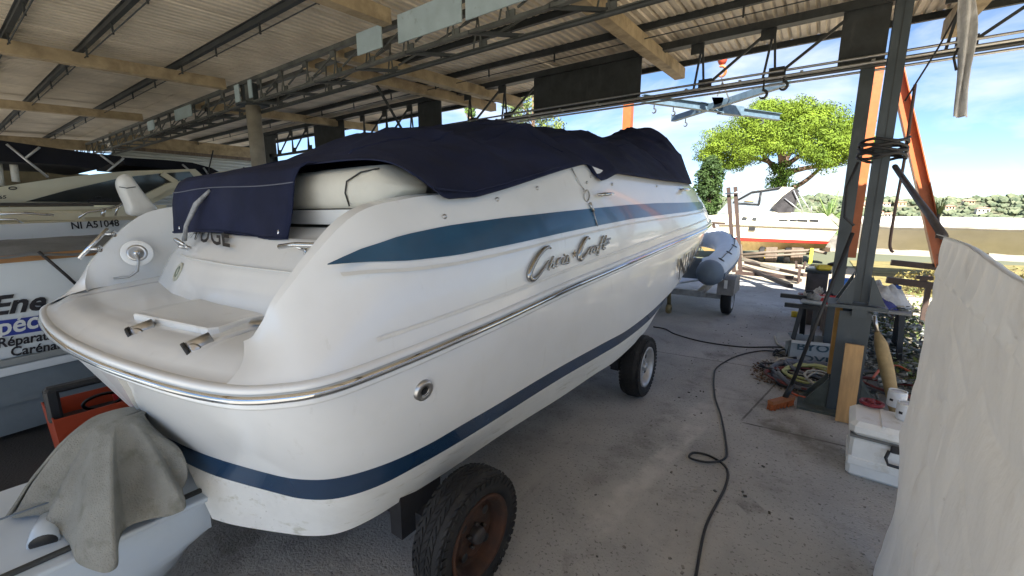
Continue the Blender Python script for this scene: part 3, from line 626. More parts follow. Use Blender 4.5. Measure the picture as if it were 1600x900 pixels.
# snaps, cleats, thru-hull, grab rails, shower socket, filler caps, ring
m = MB()
for (y, z) in ((1.02, .50), (1.42, .555), (1.82, .60), (2.45, .62), (2.55, .66), (2.9, .60), (4.0, .56)):
    p = deckpt(y, z, .003); m2 = MB().lathe([(0, .008), (.008, .008), (.011, .004), (.012, 0)], p, tuple(_rr), 10); m.add(m2.v, m2.f)
obj('cover_snap', m, STEELB, boat)
def cleat(y, z, s=1.):
    p = deckpt(y, z, .0); m = MB(); f_ = Vector(_f); o_ = Vector(_rr)
    for k in (-.04, .04): m.tube([p+f_*k*s-o_*.005, p+f_*k*s*.8+o_*.035*s], [.013*s, .009*s], 8)
    m.tube([p+f_*(-.12*s)+o_*.04*s, p+f_*(-.06*s)+o_*.046*s, p+o_*.046*s, p+f_*.06*s+o_*.046*s, p+f_*.12*s+o_*.04*s], [.006*s, .012*s, .013*s, .012*s, .006*s], 10)
    obj('mooring_cleat', m, CHROME, boat)
cleat(2.62, .535); cleat(4.85, .5, 1.2)
def hpt(y, z, out=0.):
    i0 = int((NST-1)*6/18.); n1, n2, z1, z2 = ('und', 'mid', -.05, -.28) if z > -.28 else ('mid', 'stt', -.28, -.53)
    x1 = lerp(y, Lc[n1][i0:, 1], Lc[n1][i0:, 0]); x2 = lerp(y, Lc[n2][i0:, 1], Lc[n2][i0:, 0]); w = (z-z1)/(z2-z1)
    return bw((x1*(1-w)+x2*w+out+.012*math.sin(math.pi*w), y, z))
def fnd(fn, u, v):
    best = None; cu, cv, w = .5, .5, .5
    for _ in range(7):
        for a in np.linspace(max(0, cu-w), min(1, cu+w), 21):
            for b in np.linspace(max(0, cv-w), min(1, cv+w), 21):
                q = np.array(fn(a, b))-_C; d = q@_fw; e = (800+FPX*(q@_r)/d-u)**2+(450-FPX*(q@_up)/d-v)**2
                if best is None or e < best[0]: best = (e, a, b)
        cu, cv = best[1:]; w *= .35
    return best[1:]
fa, fb = fnd(lambda a, b: hpt(.65+a*1.0, -.05-b*.43), 661, 610); p = hpt(.65+fa*1.0, -.05-fb*.43, .006); axs = tuple(_rr*.97-_uu*.2)
th = obj('drain_fitting', MB().lathe([(.0, -.004), (.017, -.004), (.018, .006), (.036, .009), (.043, .006), (.046, -.01)], p, axs, 22), STEELB, boat)
obj('drain_hole', MB().lathe([(0, .004), (.019, .004), (.02, .0085)], p, axs, 16), BLKP, th)
def grab(pts, stand, nm='grab_rail'):
    m = MB(); m.tube(pts, .0115, 10)
    for a, b in stand:
        m.tube([a, b], .009, 8); m2 = MB().lathe([(0, .006), (.018, .005), (.022, 0)], b, tuple(Vector(a)-Vector(b)), 12); m.add(m2.v, m2.f)
    obj(nm, m, CHROME, boat)
# starboard grab rail standing on the platform side of the wing, plus short top rail
g0, g1 = bw((.88, .42, .20)), bw((.92, .60, .40)); d_ = Vector(_rr)*-.0
def lp(a, b, t): return Vector(a)*(1-t)+Vector(b)*t
off_ = Vector(_rr)*.055+Vector(_f)*.02
grab([g0, g1], [(lp(g0, g1, .25), lp(g0, g1, .25)+off_), (lp(g0, g1, .72), lp(g0, g1, .72)+off_)])
grab([bw((.70, .56, .405)), bw((.78, .585, .415)), bw((.9, .6, .415)), bw((1.03, .62, .415))], [(bw((.78, .585, .41)), bw((.8, .62, .385)))])
# port grab rail
g0, g1 = bw((-1.10, .27, .30)), bw((-1.10, .43, .47))
grab([g0, g1], [(lp(g0, g1, .3), lp(g0, g1, .3)+Vector(_rr)*.05+Vector(_f)*.05), (lp(g0, g1, .8), lp(g0, g1, .8)+Vector(_rr)*.05+Vector(_f)*.05)])
# shower socket on port inner wall
p = bw((-1.03, .52, .30)); ax = tuple(_rr*.9-_f*.25+_uu*.15)
sh = obj('shower_socket', MB().lathe([(.085, .0), (.085, .006), (.08, .008), (.055, .008)], p, ax, 28), GEL, boat)
obj('socket_ring', MB().lathe([(.055, .007), (.05, .014), (.04, .016), (.034, .008), (0, .006)], p, ax, 24), STEELB, sh)
obj('shower_knob', MB().lathe([(.016, .008), (.016, .03), (.012, .034), (0, .034)], p, ax, 14), CHROME, sh)
q = Vector(p)+Vector(ax)*.03
obj('shower_hose', MB().tube([q, q+Vector((.01, -.0, -.06)), q+Vector((.0, -.01, -.12)), q+Vector((-.03, -.05, -.155)), q+Vector((-.06, -.12, -.16))], .008, 6), RIMS, sh)
def find(fn, u, v):
    best = None; cu, cv, w = .5, .5, .5
    for _ in range(6):
        for a in np.linspace(max(0, cu-w), min(1, cu+w), 21):
            for b in np.linspace(max(0, cv-w), min(1, cv+w), 21):
                q = np.array(fn(a, b))-_C; d = q@_fw; e = (800+FPX*(q@_r)/d-u)**2+(450-FPX*(q@_up)/d-v)**2
                if best is None or e < best[0]: best = (e, a, b)
        cu, cv = best[1:]; w *= .3
    return Vector(fn(cu, cv))
# round badge on transom moulding
b0 = find(hump, 279, 425); nb = Vector(-_f*.86+_uu*.5-_rr*.05)
bd = obj('round_badge', MB().lathe([(.058, 0), (.058, .006), (.05, .009), (.046, .006), (0, .006)], b0, tuple(nb), 30), mat('badge_cream', (.5, .5, .42), .4, var=.1, vscale=20), boat)
obj('badge_ring', MB().lathe([(.034, .006), (.032, .0095), (.024, .0095), (.022, .006)], b0, tuple(nb), 24), mat('badge_green', (.18, .22, .17), .5, var=.1), bd)
# padlocked latch standing on the moulding below the strap
H0 = find(hump, 296, 388)
la = obj('tow_ring', MB().tube([H0+Vector((.0, -.03, .02))+Vector(_rr)*(.052*math.cos(a))*1.0+Vector(_uu*.8-_f*.6)*(.052*math.sin(a)) for a in np.linspace(0, 2*math.pi, 22)], .009, 7), CHROME, boat)
h0 = H0
obj('ring_hub', MB().tube([h0, h0+Vector((0, -.05, .02))], .013, 8).tube([h0+Vector((.06, -.01, -.03)), h0+Vector((.1, 0.02, -.01))], .012, 8), STEELB, la)
# hatch finger latch on the platform
obj('deck_fitting', MB().lathe([(0, .006), (.05, .006), (.056, 0)], bw((.80, .40, .128)), tuple(_uu), 18), STEELB, boat)
# ship name on the moulding
def find_uv(fn, u, v):
    best = None; cu, cv, w = .5, .5, .5
    for _ in range(6):
        for a in np.linspace(max(0, cu-w), min(1, cu+w), 21):
            for b in np.linspace(max(0, cv-w), min(1, cv+w), 21):
                q = np.array(fn(a, b))-_C; d = q@_fw; e = (800+FPX*(q@_r)/d-u)**2+(450-FPX*(q@_up)/d-v)**2
                if best is None or e < best[0]: best = (e, a, b)
        cu, cv = best[1:]; w *= .3
    return np.array([cu, cv])
h00, h10, h01 = find_uv(hump, 303, 374), find_uv(hump, 368, 390), find_uv(hump, 313, 359)
tm = text_mb('APOGE', (0, 0, 0), (1, 0, 0), (0, 1, 0), .12, bold=.012); out = MB(); V_ = []
for x, y, z in tm.v:
    q = h00+(h10-h00)*x+(h01-h00)*y; p = Vector(hump(min(1, max(0, q[0])), min(1, max(0, q[1]))))
    V_.append(p-Vector(_f)*.016+Vector(_uu)*.014)
obj('name_lettering', out.add(V_, tm.f, True), TEXTK, boat)
# registration on the bow
rg_ = lambda a, b: hpt(3.2+a*3.2, -.06-b*.46)
tm = text_mb('NI A66', (0, 0, 0), (1, 0, 0), (0, 1, 0), 0, bold=.02); out = MB(); V_ = []
for x, y, z in tm.v: V_.append(hpt(4.35+x*1.2, -.42+.05*x+y*.22, .022))
out.add(V_, tm.f, True)
obj('registration_lettering', out, TEXTK, boat)

# ---------------------------------------------------------------- navy cover (a thing of its own)
def coverfn():
    m = MB(); ys = [.86, .90, .97, 1.05, 1.15, 1.3, 1.5, 1.7, 1.9, 2.1, 2.3, 2.45, 2.56, 2.66, 2.8, 3.0, 3.3, 3.7, 4.1, 4.5, 4.8, 5.1, 5.4, 5.6, 5.75, 5.9, 6.1, 6.3, 6.5, 6.7, 6.9, 7.05]
    Y = [.86, 1.4, 2.5, 3.7, 4.9, 5.5, 5.95, 6.15, 6.5, 6.85, 7.05]; Zr = [.765, .94, 1.12, 1.15, 1.15, 1.24, 1.33, 1.33, .98, .68, .58]
    Ye = [.86, .95, 1.05, 1.25, 1.5, 1.8, 2.1, 2.45, 2.54, 2.62, 2.75, 3.0, 3.5, 4.2, 5, 5.8, 6.5, 7.05]
    Ze = [.69, .64, .575, .575, .61, .655, .70, .745, .74, .63, .64, .68, .655, .61, .575, .55, .54, .54]
    T = Lc['top']; i0 = int((NST-1)*6/18.)
    ys = np.interp(np.linspace(0, len(ys)-1, 110), range(len(ys)), ys)
    rings = []
    for y in ys:
        xt = lerp(y, T[i0:, 1], T[i0:, 0])+.045; zt_ = lerp(y, T[i0:, 1], T[i0:, 2])
        ze = lerp(y, Ye, Ze); zr = lerp(y, Y, Zr); xe = xt+max(0, zt_-ze)*.35
        p = lerp(y, [.86, 1.0, 1.4, 2.2, 5.2, 5.8, 7], [9, 6, 2.6, 1.75, 1.7, 2.4, 3]); row = []
        for j in range(61):
            u = -1+2*j/60; a = abs(u); x = u*xe
            h = (1-a**p)
            z = ze+(zr-ze)*h
            # hem turned over the gunwale
            if a > .93: z -= 0
            fold = .022*math.sin(9*y+5*u+2.2*math.sin(3*u))*a*(1-a)*2.2*sstep(.95, 1.8, y) + .03*noise.noise((x*1.3, y*.9, 3.3))*(1-a**6) + .018*noise.noise((x*3.1, y*3.3, 9.1))*(1-a**8)
            # tight pleats running to the tie points
            fold += .016*abs(math.sin(7.5*y+1.5*u))*sstep(.35, .9, a)*(1-a)*3*sstep(2.3, 2.8, y)
            rid = 1-abs(noise.noise((x*1.6+y*1.1, y*1.5-x*.8, 7.7)))*2.2; rid2 = 1-abs(noise.noise((x*3.2-y*1.7, y*2.6+x*1.2, 2.2)))*2.4
            fold += (.042*max(0, rid)**3+.026*max(0, rid2)**3)*(1-a**8)*sstep(1.0, 1.5, y)
            if y > 1: z += fold
            row.append(bw((x, y, z)))
        rings.append(row)
    m.loft(rings); CR.extend(rings)
    return m
CR = []
cov = thing('boat_cover', 'navy canvas cover stretched over the cockpit of the big white boat', 'boat cover', tuple(bw((0, 2.5, 1.1))))
obj('cover_canvas', coverfn(), COVER, cov, solid=.006)
for k_ in (38, 70, 88):
    obj('cover_seam', MB().tube([p+Vector((0, 0, .004)) for p in CR[k_][4:57]], .0055, 5), COVER, cov)
for j_ in (18, 46):
    obj('cover_seam', MB().tube([CR[i_][j_]+Vector((0, 0, .004)) for i_ in range(8, 96)], .005, 5), COVER, cov)
def flap(u, v):
    x = -.88+u*1.46; pr = [(.9, .768), (.84, .772), (.79, .745), (.755, .69), (.735, .61), (.72, .52), (.70, .425)]
    t = v*(len(pr)-1); i = min(int(t), len(pr)-2); f = t-i; y = pr[i][0]*(1-f)+pr[i+1][0]*f; z = pr[i][1]*(1-f)+pr[i+1][1]*f
    y += .016*math.sin(x*8+1)*v*v-.02*noise.noise((x*3, z*4, 1))*v; z += -.012*math.sin(x*5)*v
    return bw((x, y-.02, z))
obj('stern_flap', grid(30, 26, flap), COVER, cov, solid=.006)
m = MB(); m.tube([Vector(flap(u, .52))+Vector((0, -.006, 0)) for u in np.linspace(0, 1, 26)], .003, 5); obj('stitch_line', m, mat('thread_grey', (.12, .13, .17), .9, var=.1), cov)
m = MB(); m.tube([Vector(flap(u, .985))+Vector((0, -.006, 0)) for u in np.linspace(0, 1, 30)], .006, 5); obj('hem', m, COVER, cov)
for u in (.05, .94):
    p = Vector(flap(u, .94)); obj('eyelet', MB().lathe([(0, .005), (.009, .005), (.013, 0)], p, (-.2, -1, .1), 12), CHROME, cov)
p0 = Vector(flap(.40, .55)); p1 = h0+Vector((0, -.02, .05))
obj('tie_strap', MB().tube([p0+Vector((0, -.005, 0)), lp(p0, p1, .3)+Vector((0, -.03, .01)), lp(p0, p1, .7)+Vector((0, -.03, 0)), p1], [.009, .016, .011, .014], 5), mat('strap_grey', (.30, .31, .33), .7, var=.3, vscale=25), cov)
# hem cord along starboard edge
m = MB(); T = Lc['top']
m.tube([deckpt(y, z, .05) for y, z in ((1.0, .62), (1.2, .60), (1.5, .635), (1.8, .68), (2.1, .725))], .006, 6); obj('hem', m, COVER, cov)
# carabiner and cord hanging from the cover
q = [deckpt(2.30, .715, .012), deckpt(2.33, .63, .010), deckpt(2.36, .57, .012)]; rc_ = deckpt(2.37, .535, .012); r3 = deckpt(2.38, .49, .012); r4 = deckpt(2.40, .43, .012); r5 = deckpt(2.42, .33, .010)
ck = tag(obj('hanging_hook', MB().tube(q, .004, 5).tube([rc_+Vector(_f)*(.034*math.cos(a))+Vector(_uu)*(.036*math.sin(a)) for a in np.linspace(0, 6.28, 18)], .006, 6).tube([r3, r4], .010, 6).tube([r4, r5], .004, 5), STEELB), 'small metal ring hook on a cord hanging down the white hull side', 'hook')

# ---------------------------------------------------------------- trailer
tr = thing('boat_trailer', 'dark low trailer with road wheels under the big white boat', 'trailer', (-2.55, 2.6, 0))
m = MB()
for x in (-2.0, -3.2): m.bar((x, .9, .33), (x, 6.6, .42), .08, .12)
for y in (1.25, 3.9): m.bar((-4.0, y, .31), (-1.3, y, .31), .09, .09)
m.bar((-3.2, 6.6, .42), (-2.6, 8.4, .45), .08, .1); m.bar((-2.0, 6.6, .42), (-2.6, 8.4, .45), .08, .1)
obj('chassis', m, mat('trailer_steel', (.035, .035, .04), .7, .3, var=.3, vscale=6), tr)
m = MB()
for x in (-1.75, -3.45):
    m.bar((x, .85, .43), (x, 4.6, .52), .1, .05)
obj('bunk', m, WOODD, tr)
m = MB(); m.prism([(-1.52, 1.12, .26), (-1.44, 1.12, .26), (-1.44, 1.12, .52), (-1.52, 1.12, .52)], (0, .26, 0)); obj('axle_bracket', m, MATS['trailer_steel'], tr); m = MB(); m.prism([(-1.5, 3.78, .26), (-1.42, 3.78, .26), (-1.42, 3.78, .46), (-1.5, 3.78, .46)], (0, .26, 0))
obj('axle_bracket', m, MATS['trailer_steel'], tr)
def wheel(c, r, w, rimr, parent, rimmat, side=1, tread=True, label=None, tilt=0):
    ax = (side, 0, 0); n = 48; c = Vector(c)
    pr = [(rimr, -w*.5+.02), (rimr+.02, -w*.5), (r-.06, -w*.5-.006), (r-.018, -w*.44), (r-.004, -w*.36), (r, -w*.2), (r, 0), (r, w*.2), (r-.004, w*.36), (r-.018, w*.44), (r-.06, w*.5+.006), (rimr+.02, w*.5), (rimr, w*.5-.02)]
    ty = obj('tyre', MB().lathe(pr, c, ax, n), RUBBER, parent, label=label)
    if tread:
        m = MB(); nb = 46
        for k in range(nb):
            for row, (off, ww) in enumerate(((-.40, .16), (-.2, .14), (0, .14), (.2, .14), (.40, .16))):
                a = 2*math.pi*(k+.5*(row % 2)+.12*row)/nb; rr_ = r-.012*(abs(off) > .3)
                d = Vector((0, math.cos(a), math.sin(a))); t = Vector((0, -math.sin(a), math.cos(a))); x = Vector((side, 0, 0))
                da = math.pi*rr_/nb*.74; sk = .022*(1 if row % 2 else -1)
                b = c+x*(off*w)
                P = [b+d*(rr_-.004)+t*s1*da+x*s2*ww*w*.5+t*sk*s2 for s1, s2 in ((-1, -1), (1, -1), (1, 1), (-1, 1))]
                Q = [p+d*.008-(p-b-d*(rr_-.004))*.12 for p in P]
                m.add(P+Q, [(4, 5, 6, 7), (0, 1, 5, 4), (1, 2, 6, 5), (2, 3, 7, 6), (3, 0, 4, 7)], True)
        # shoulder lugs
        for k in range(nb):
            a = 2*math.pi*(k+.3)/nb; d = Vector((0, math.cos(a), math.sin(a))); t = Vector((0, -math.sin(a), math.cos(a)))
            for sgn in (-1, 1):
                x = Vector((side*sgn, 0, 0)); b = c+x*(w*.5)+d*(r-.035)
                P = [b+t*s1*.012+d*s2*.018 for s1, s2 in ((-1, -1), (1, -1), (1, 1), (-1, 1))]; Q = [p+x*.006*(1 if i > 1 else .3) for i, p in enumerate(P)]
                m.add(P+Q, [(4, 5, 6, 7), (0, 1, 5, 4), (1, 2, 6, 5), (2, 3, 7, 6), (3, 0, 4, 7)], True)
        obj('tread_block', m, RUBBER, ty, kind='stuff')
    ri = obj('rim', MB().lathe([(rimr+.012, w*.5-.012), (rimr+.012, w*.5+.002), (rimr, w*.5+.004), (rimr-.012, w*.5-.01), (rimr-.025, w*.32), (rimr-.03, w*.18), (rimr-.035, w*.1), (rimr-.06, w*.16), (rimr-.085, w*.24), (.075, w*.22), (.06, w*.2), (.0, w*.2)], c, ax, 40), rimmat, parent)
    m = MB()
    for k in range(5):
        a = 2*math.pi*k/5+.3; p = c+Vector((side*w*.23, .055*math.cos(a), .055*math.sin(a))); m.tube([p, p+Vector((side*.02, 0, 0))], .009, 6)
    m.lathe([(.04, 0), (.04, .03), (.032, .045), (0, .047)], c+Vector((side*w*.2, 0, 0)), ax, 16)
    obj('hub', m, rimmat if rimmat is not RUST else mat('hub_grease', (.04, .035, .035), .5, .2, var=.3, vscale=12), ri)
    for k in range(4):
        a = 2*math.pi*k/4+.8; p = c+Vector((side*(w*.235), (rimr-.075)*math.cos(a), (rimr-.075)*math.sin(a))); obj('rim_hole', MB().lathe([(0, .003), (.02, .003), (.022, 0)], p, ax, 10), BLKP, ri)
    return ty
wheel((-1.195, 1.32, .30), .293, .165, .185, tr, RUST, 1, label='knobbly rear tyre on a rusty rim')
wheel((-1.27, 3.93, .305), .30, .175, .185, tr, RIMS, 1, label='front tyre on a silver rim')
wheel((-3.95, 1.30, .315), .305, .175, .185, tr, RUST, -1, tread=False)
wheel((-3.95, 3.93, .305), .30, .175, .185, tr, RIMS, -1, tread=False)
# ================================================================== GANTRY, HOIST, POSTS
gy = 9.4
ga = thing('gantry_crane', 'orange painted steel gantry with a leaning A-frame leg pair behind the dark column', 'gantry', (0, gy, 0))
A0, A1 = aty(1372, 100, gy), aty(1327, 402, gy)
obj('leg', MB().bar(A0, A1, .17, .15, (0, 1, 0)), ORANGE, ga)
B0, B1 = aty(1398, 95, gy), aty(1470, 415, gy)
obj('leg', MB().ibeam(B0, B1, .20, .16, .014, (1, 0, 0)), ORANGE, ga)
obj('leg', MB().bar((-3.58, gy, 0), (-3.58, gy, 5.4), .18, .16, (0, 1, 0)), ORANGE, ga)
obj('top_beam', MB().ibeam((-4.2, gy, 5.3), (1.1, gy, 5.3), .2, .26, .016, (0, 0, 1)), ORANGE, ga)
obj('cross_pipe', MB().bar(aty(1392, 410, gy), aty(1470, 418, gy), .09, .09), BROWNP, ga)
hk = thing('hoist_hook', 'red and orange hoist hook block hanging in front of the sky above the lifting frame', 'hook', tuple(aty(1128, 100, 9.4)))
h = Vector(aty(1129, 92, 9.4))
obj('chain', MB().tube([h+Vector((0, 0, .8)), h+Vector((0, 0, .08))], .018, 6), DSTEEL, hk)
obj('block', MB().lathe([(0, -.10), (.06, -.09), (.085, -.03), (.085, .04), (.05, .10), (0, .1)], h, (0, 0, 1), 12), mat('hoist_red', (.42, .06, .03), .5, var=.2, vscale=9), hk)
hp_ = [h+Vector((0, 0, -.08)), h+Vector((.0, 0, -.14))]+[h+Vector((.075*math.cos(a), -.03*math.sin(a), -.22+.085*math.sin(a))) for a in np.linspace(1.8, -2.6+0, 12)]
obj('hook', MB().tube(hp_, [.022]*2+[.026]*9+[.02, .016, .01], 8), mat('hook_orange', (.55, .18, .06), .5, var=.25, vscale=9), hk)
zs = 4.0; ctr = Vector(atz(1128, 165, zs))
sp = thing('crossed_spreader', 'blue grey crossed lifting beams hung from the red hoist hook', 'spreader', tuple(ctr))
a, b = Vector(atz(1005, 154, zs)), Vector(atz(1218, 183, zs))
obj('beam', MB().ibeam(a, b, .11, .15, .012, (0, 0, 1)), BLUEP, sp)
mid = (a+b)/2; dd = (b-a).normalized()
obj('sleeve', MB().bar(lp(a, b, .52), lp(a, b, .68), .15, .19), BLUEP, sp)
a2, b2 = Vector(atz(1052, 186, zs)), Vector(atz(1232, 128, zs))
obj('beam', MB().bar(a2, b2, .12, .12), BLUEP, sp)
obj('blue_bracket', MB().prism([atz(1112, 152, zs), atz(1130, 152, zs), atz(1126, 168, zs), atz(1117, 168, zs)], (.0, .06, .0)), BLUEB, sp)
m = MB(); m.tube([h+Vector((0, 0, -.30)), Vector(atz(1129, 128, zs)), Vector(atz(1121, 150, zs))], .012, 5); m.tube([Vector(atz(1129, 128, zs)), Vector(atz(1140, 158, zs))], .012, 5); obj('sling', m, STEELB, sp)
def small_hook(u, v, lab, zz=zs, Y=None):
    p = Vector(atz(u, v, zz) if Y is None else aty(u, v, Y)); s = .9
    m = MB(); m.tube([p+Vector((0, 0, .12)), p], .012, 6)
    m.tube([p]+[p+Vector((.045*s*math.cos(a_)-.0, 0, -.075*s+.05*s*math.sin(a_))) for a_ in np.linspace(1.6, -2.7, 12)], [.012]+[.016]*8+[.014, .012, .009, .006], 7)
    tag(obj('lifting_hook', m, DSTEEL), lab, 'hook', 'small lifting hooks')
small_hook(1022, 168, 'small dark hook leftmost under the lifting beams', zs)
small_hook(1052, 172, 'small dark hook at the near end of the crossing blue beam', zs)
small_hook(1071, 190, 'small dark hook hanging on a chain below the blue beam', zs)
small_hook(1190, 186, 'small dark hook in front of the pine crown under the grey beam', zs)
small_hook(1193, 138, 'small dark hook under the truss pipes above the pine crown', Y=6.05)
small_hook(1225, 124, 'small dark hook rightmost under the truss pipes', Y=6.05)
po = thing('steel_post', 'brown rusty double steel channel post beyond the grey inflatable', 'post', tuple(aty(1148, 405, 11.5)))
PY = 11.5
def Y_(u, v, y=PY): return Vector(aty(u, v, y))
obj('channel', MB().bar(Y_(1138, 293), Y_(1147, 425), .075, .11, (0, 1, 0)), BROWNP, po)
obj('channel', MB().bar(Y_(1149, 292), Y_(1157, 425), .075, .11, (0, 1, 0)), BROWNP, po)
obj('stay', MB().bar(Y_(1120, 350), Y_(1136, 410), .08, .08, (0, 1, 0)), mat('pale_steel', (.35, .34, .32), .6, .3, var=.2), po)
obj('stay', MB().bar(Y_(1114, 347), Y_(1120, 372), .06, .06, (0, 1, 0)), BROWNP, po)
obj('cross_plate', MB().bar(Y_(1112, 348), Y_(1133, 349), .09, .05, (0, 0, 1)), BROWNP, po)
obj('lashing', MB().tube([Y_(1133, 303, PY-.12), Y_(1160, 300, PY-.12)], .02, 6).tube([Y_(1138, 372, PY-.12), Y_(1152, 370, PY-.12)], .015, 6), STEELB, po)
# ropes and rag
tag(obj('tied_rope', MB().tube(np.array([Vector((RC[0]+.02, RC[1], 2.28))+Vector((.155*math.cos(t)*1.0, .15*math.sin(t), .012*t/3+.016*math.sin(t*2.7)-.06)) for t in np.linspace(0, 6.28*6, 110)]), .012, 7).tube([Vector((RC[0]-.13, RC[1]-.1, 2.2)), Vector((RC[0]-.18, RC[1]-.12, 2.0)), Vector((RC[0]-.17, RC[1]-.12, 1.75)), Vector((RC[0]-.1, RC[1]-.14, 1.68))], .012, 6), HOSEBK), 'black rope coiled tightly around the dark steel column', 'rope')
tag(obj('hanging_cable', MB().tube(crom([aty(1430, 132, 4.9), aty(1424, 175, 4.9), aty(1413, 250, 4.9), aty(1400, 320, 4.9), aty(1391, 375, 4.9), aty(1392, 390, 4.9), aty(1396, 394, 4.9)], 40), .012, 6), mat('cable_brown', (.10, .06, .05), .6, var=.2)), 'brown cable hanging loose to the right of the column', 'cable')
tag(obj('guy_rope', MB().tube([aty(1500, 12, 4.9), aty(1466, 75, 4.9), aty(1430, 132, 4.9), aty(1414, 158, 4.9)], .007, 5), HOSEBK), 'thin dark rope slanting down from the roof towards the column', 'rope')
def rag(u, v):
    y = 4.55; py = -6+v*189; w = 26*(1-.25*v)+5*math.sin(v*7); cx = 1511-8*v+3*math.sin(v*5); p = aty(cx+(u-.5)*w, py, y)
    return (p[0], p[1]+.03*math.sin(u*9+v*4), p[2])
tag(obj('hanging_rag', grid(14, 40, rag), mat('rag_white', (.66, .65, .64), .9, var=.2, vscale=12, bump=.4, bscale=60), solid=.006), 'long dirty white cloth strip hanging from the roof edge', 'cloth')
obj('tie_end', MB().tube([aty(1497, 75, 4.55), aty(1490, 90, 4.55), aty(1494, 110, 4.55)], .008, 5), HOSEBK, shed)
# ================================================================== TARP ON ITS POLE
PL = [Vector((RC[0]+.10, RC[1]-.14, 2.15)), Vector(aty(1435, 313, 3.7)), Vector(aty(1475, 366, 2.9)), Vector((.475, 2.2, 1.685)), Vector((.44, 1.5, 1.635)), Vector((.42, .5, 1.60)), Vector((.40, -.4, 1.56))]
tag(obj('leaning_pole', MB().tube(PL[:2]+[lp(PL[1], PL[2], .5), PL[2]+Vector((0, .0, -.01))], .019, 8), mat('pole_grey', (.07, .06, .06), .6, var=.25, vscale=8)), 'dark pole slanting from the column to the top corner of the white tarp', 'pole')
top = crom([tuple(p) for p in PL[2:]], 60)
TE = [2.88, 2.93, 2.95, 2.98, 2.80, 2.60]
def tarp(u, v):
    i = u*59; a = top[min(int(i), 58)]*(1-(i-int(i)))+top[min(int(i)+1, 59)]*(i-int(i)) if i < 59 else top[59]
    z = a[2]*(1-v); e0 = lerp(v, [0, .2, .4, .65, .85, 1], TE)-top[0][1]; y = a[1]+e0*(1-u)**3; x = a[0]-.05*v
    bil = .02*math.sin(y*4+v*3)*v+.018*noise.noise((y*1.6, z*1.1, 4))*min(1, v*4)+.006*noise.noise((y*6, z*9, 1))*min(1, v*6)
    if v < .12: bil += .012*math.sin(y*38+z*20)*(v/.12)
    r1 = max(0, 1-abs(noise.noise((y*1.4+z*.9, z*1.2-y*.5, 8)))*7)**1.5; r2 = max(0, 1-abs(noise.noise((y*4.1-z*1.6, z*2.6+y, 3)))*6)**1.5
    bil += (.016*r1+.009*r2)*min(1, v*5)+.012*math.sin(y*9+1.5*math.sin(z*3))*v*(1-v*.5)
    x += bil-.05*sstep(.8, 1, v)
    if v == 0: x -= .03
    return (x-.0, y, max(.004, z))
tp = tag(obj('white_tarp', grid(260, 150, tarp), TARP, solid=.004), 'creased dirty white plastic tarp hanging on the right', 'tarp')
# ================================================================== COOLER AND BITS BY THE COLUMN
CRZ = R(-3)
def cbox(c, d, b): return MB().box(c, d, CRZ, b)
co = thing('cool_box', 'dirty white plastic cool box beside the white tarp', 'cool box', (.72, 3.70, 0))
obj('body', cbox((.66, 3.66, .145), (.60, .35, .29), .02), WHITEP, co)
obj('body_band', cbox((.66, 3.66, .115), (.612, .362, .07), .012), WHITEP, co)
obj('lid', cbox((.66, 3.66, .35), (.63, .38, .10), .03), WHITEP, co)
obj('lid_seam', cbox((.66, 3.66, .294), (.605, .355, .016), 0), mat('seam_grey', (.16, .16, .15), .7, var=.1), co)
m = MB()
for i in range(2): m.box((.52+i*.2, 3.66, .402), (.02, .34, .008), CRZ)
obj('lid_rib', m, WHITEP, co, kind='stuff')
obj('latch', MB().box((.58, 3.472, .275), (.05, .022, .05), CRZ, .006), BLKP, co)
obj('handle', MB().tube([(.55, 3.47, .26), (.535, 3.44, .22), (.55, 3.435, .18), (.69, 3.43, .175), (.75, 3.44, .19)], .01, 7), BLKP, co)
obj('drain_plug', MB().lathe([(0, .014), (.016, .014), (.02, 0)], (.66, 3.478, .06), (0, -1, 0), 14), WHITEP, co)
def filt(x, y, lab):
    t = thing('white_canister', lab, 'canister', (x, y, .401), 'white canisters')
    obj('can', MB().lathe([(0, .002), (.052, .002), (.055, .01), (.055, .10), (.05, .112), (0, .114)], (x, y, .401), (0, 0, 1), 24), mat('canister_white', (.66, .68, .70), .35, var=.05, coat=.3), t)
    obj('rim', MB().lathe([(.050, .108), (.054, .118), (.046, .12), (.044, .113)], (x, y, .401), (0, 0, 1), 24), WHITEP, t)
    obj('print', MB().box((x-.035, y-.0445, .457), (.02, .004, .016), -.6).box((x+.004, y-.0555, .455), (.012, .004, .012)), TEXTK, t)
q0 = atz(1400, 636, .401); filt(q0[0], q0[1]+.02, 'white canister at the back on the cool box lid'); q1 = atz(1410, 652, .401); filt(q1[0]+.01, q1[1]-.03, 'white canister in front on the cool box lid, with small dark print')
wx, wy, _ = atz(1362, 630, .42)
vl = thing('hand_wheel', 'small dark red valve wheel lying on the cool box', 'wheel', (wx, wy, .401))
obj('rim', MB().tube([(wx+.062*math.cos(a), wy+.062*math.sin(a), .422) for a in np.linspace(0, 6.283, 24)], .013, 7), mat('valve_red', (.18, .012, .02), .5, var=.2), vl)
m = MB()
for k in range(4): m.tube([(wx, wy, .424), (wx+.06*math.cos(k*1.57+.4), wy+.06*math.sin(k*1.57+.4), .422)], .009, 5)
m.lathe([(0, .045), (.02, .04), (.024, 0)], (wx, wy, .401), (0, 0, 1), 10)
obj('spokes', m, MATS['valve_red'], vl, kind='stuff')
def plank(name, c0, c1, w, t, m_, lab, cat, up=(0, 1, 0), g=None): return tag(obj(name, MB().bar(c0, c1, w, t, up), m_), lab, cat, g)
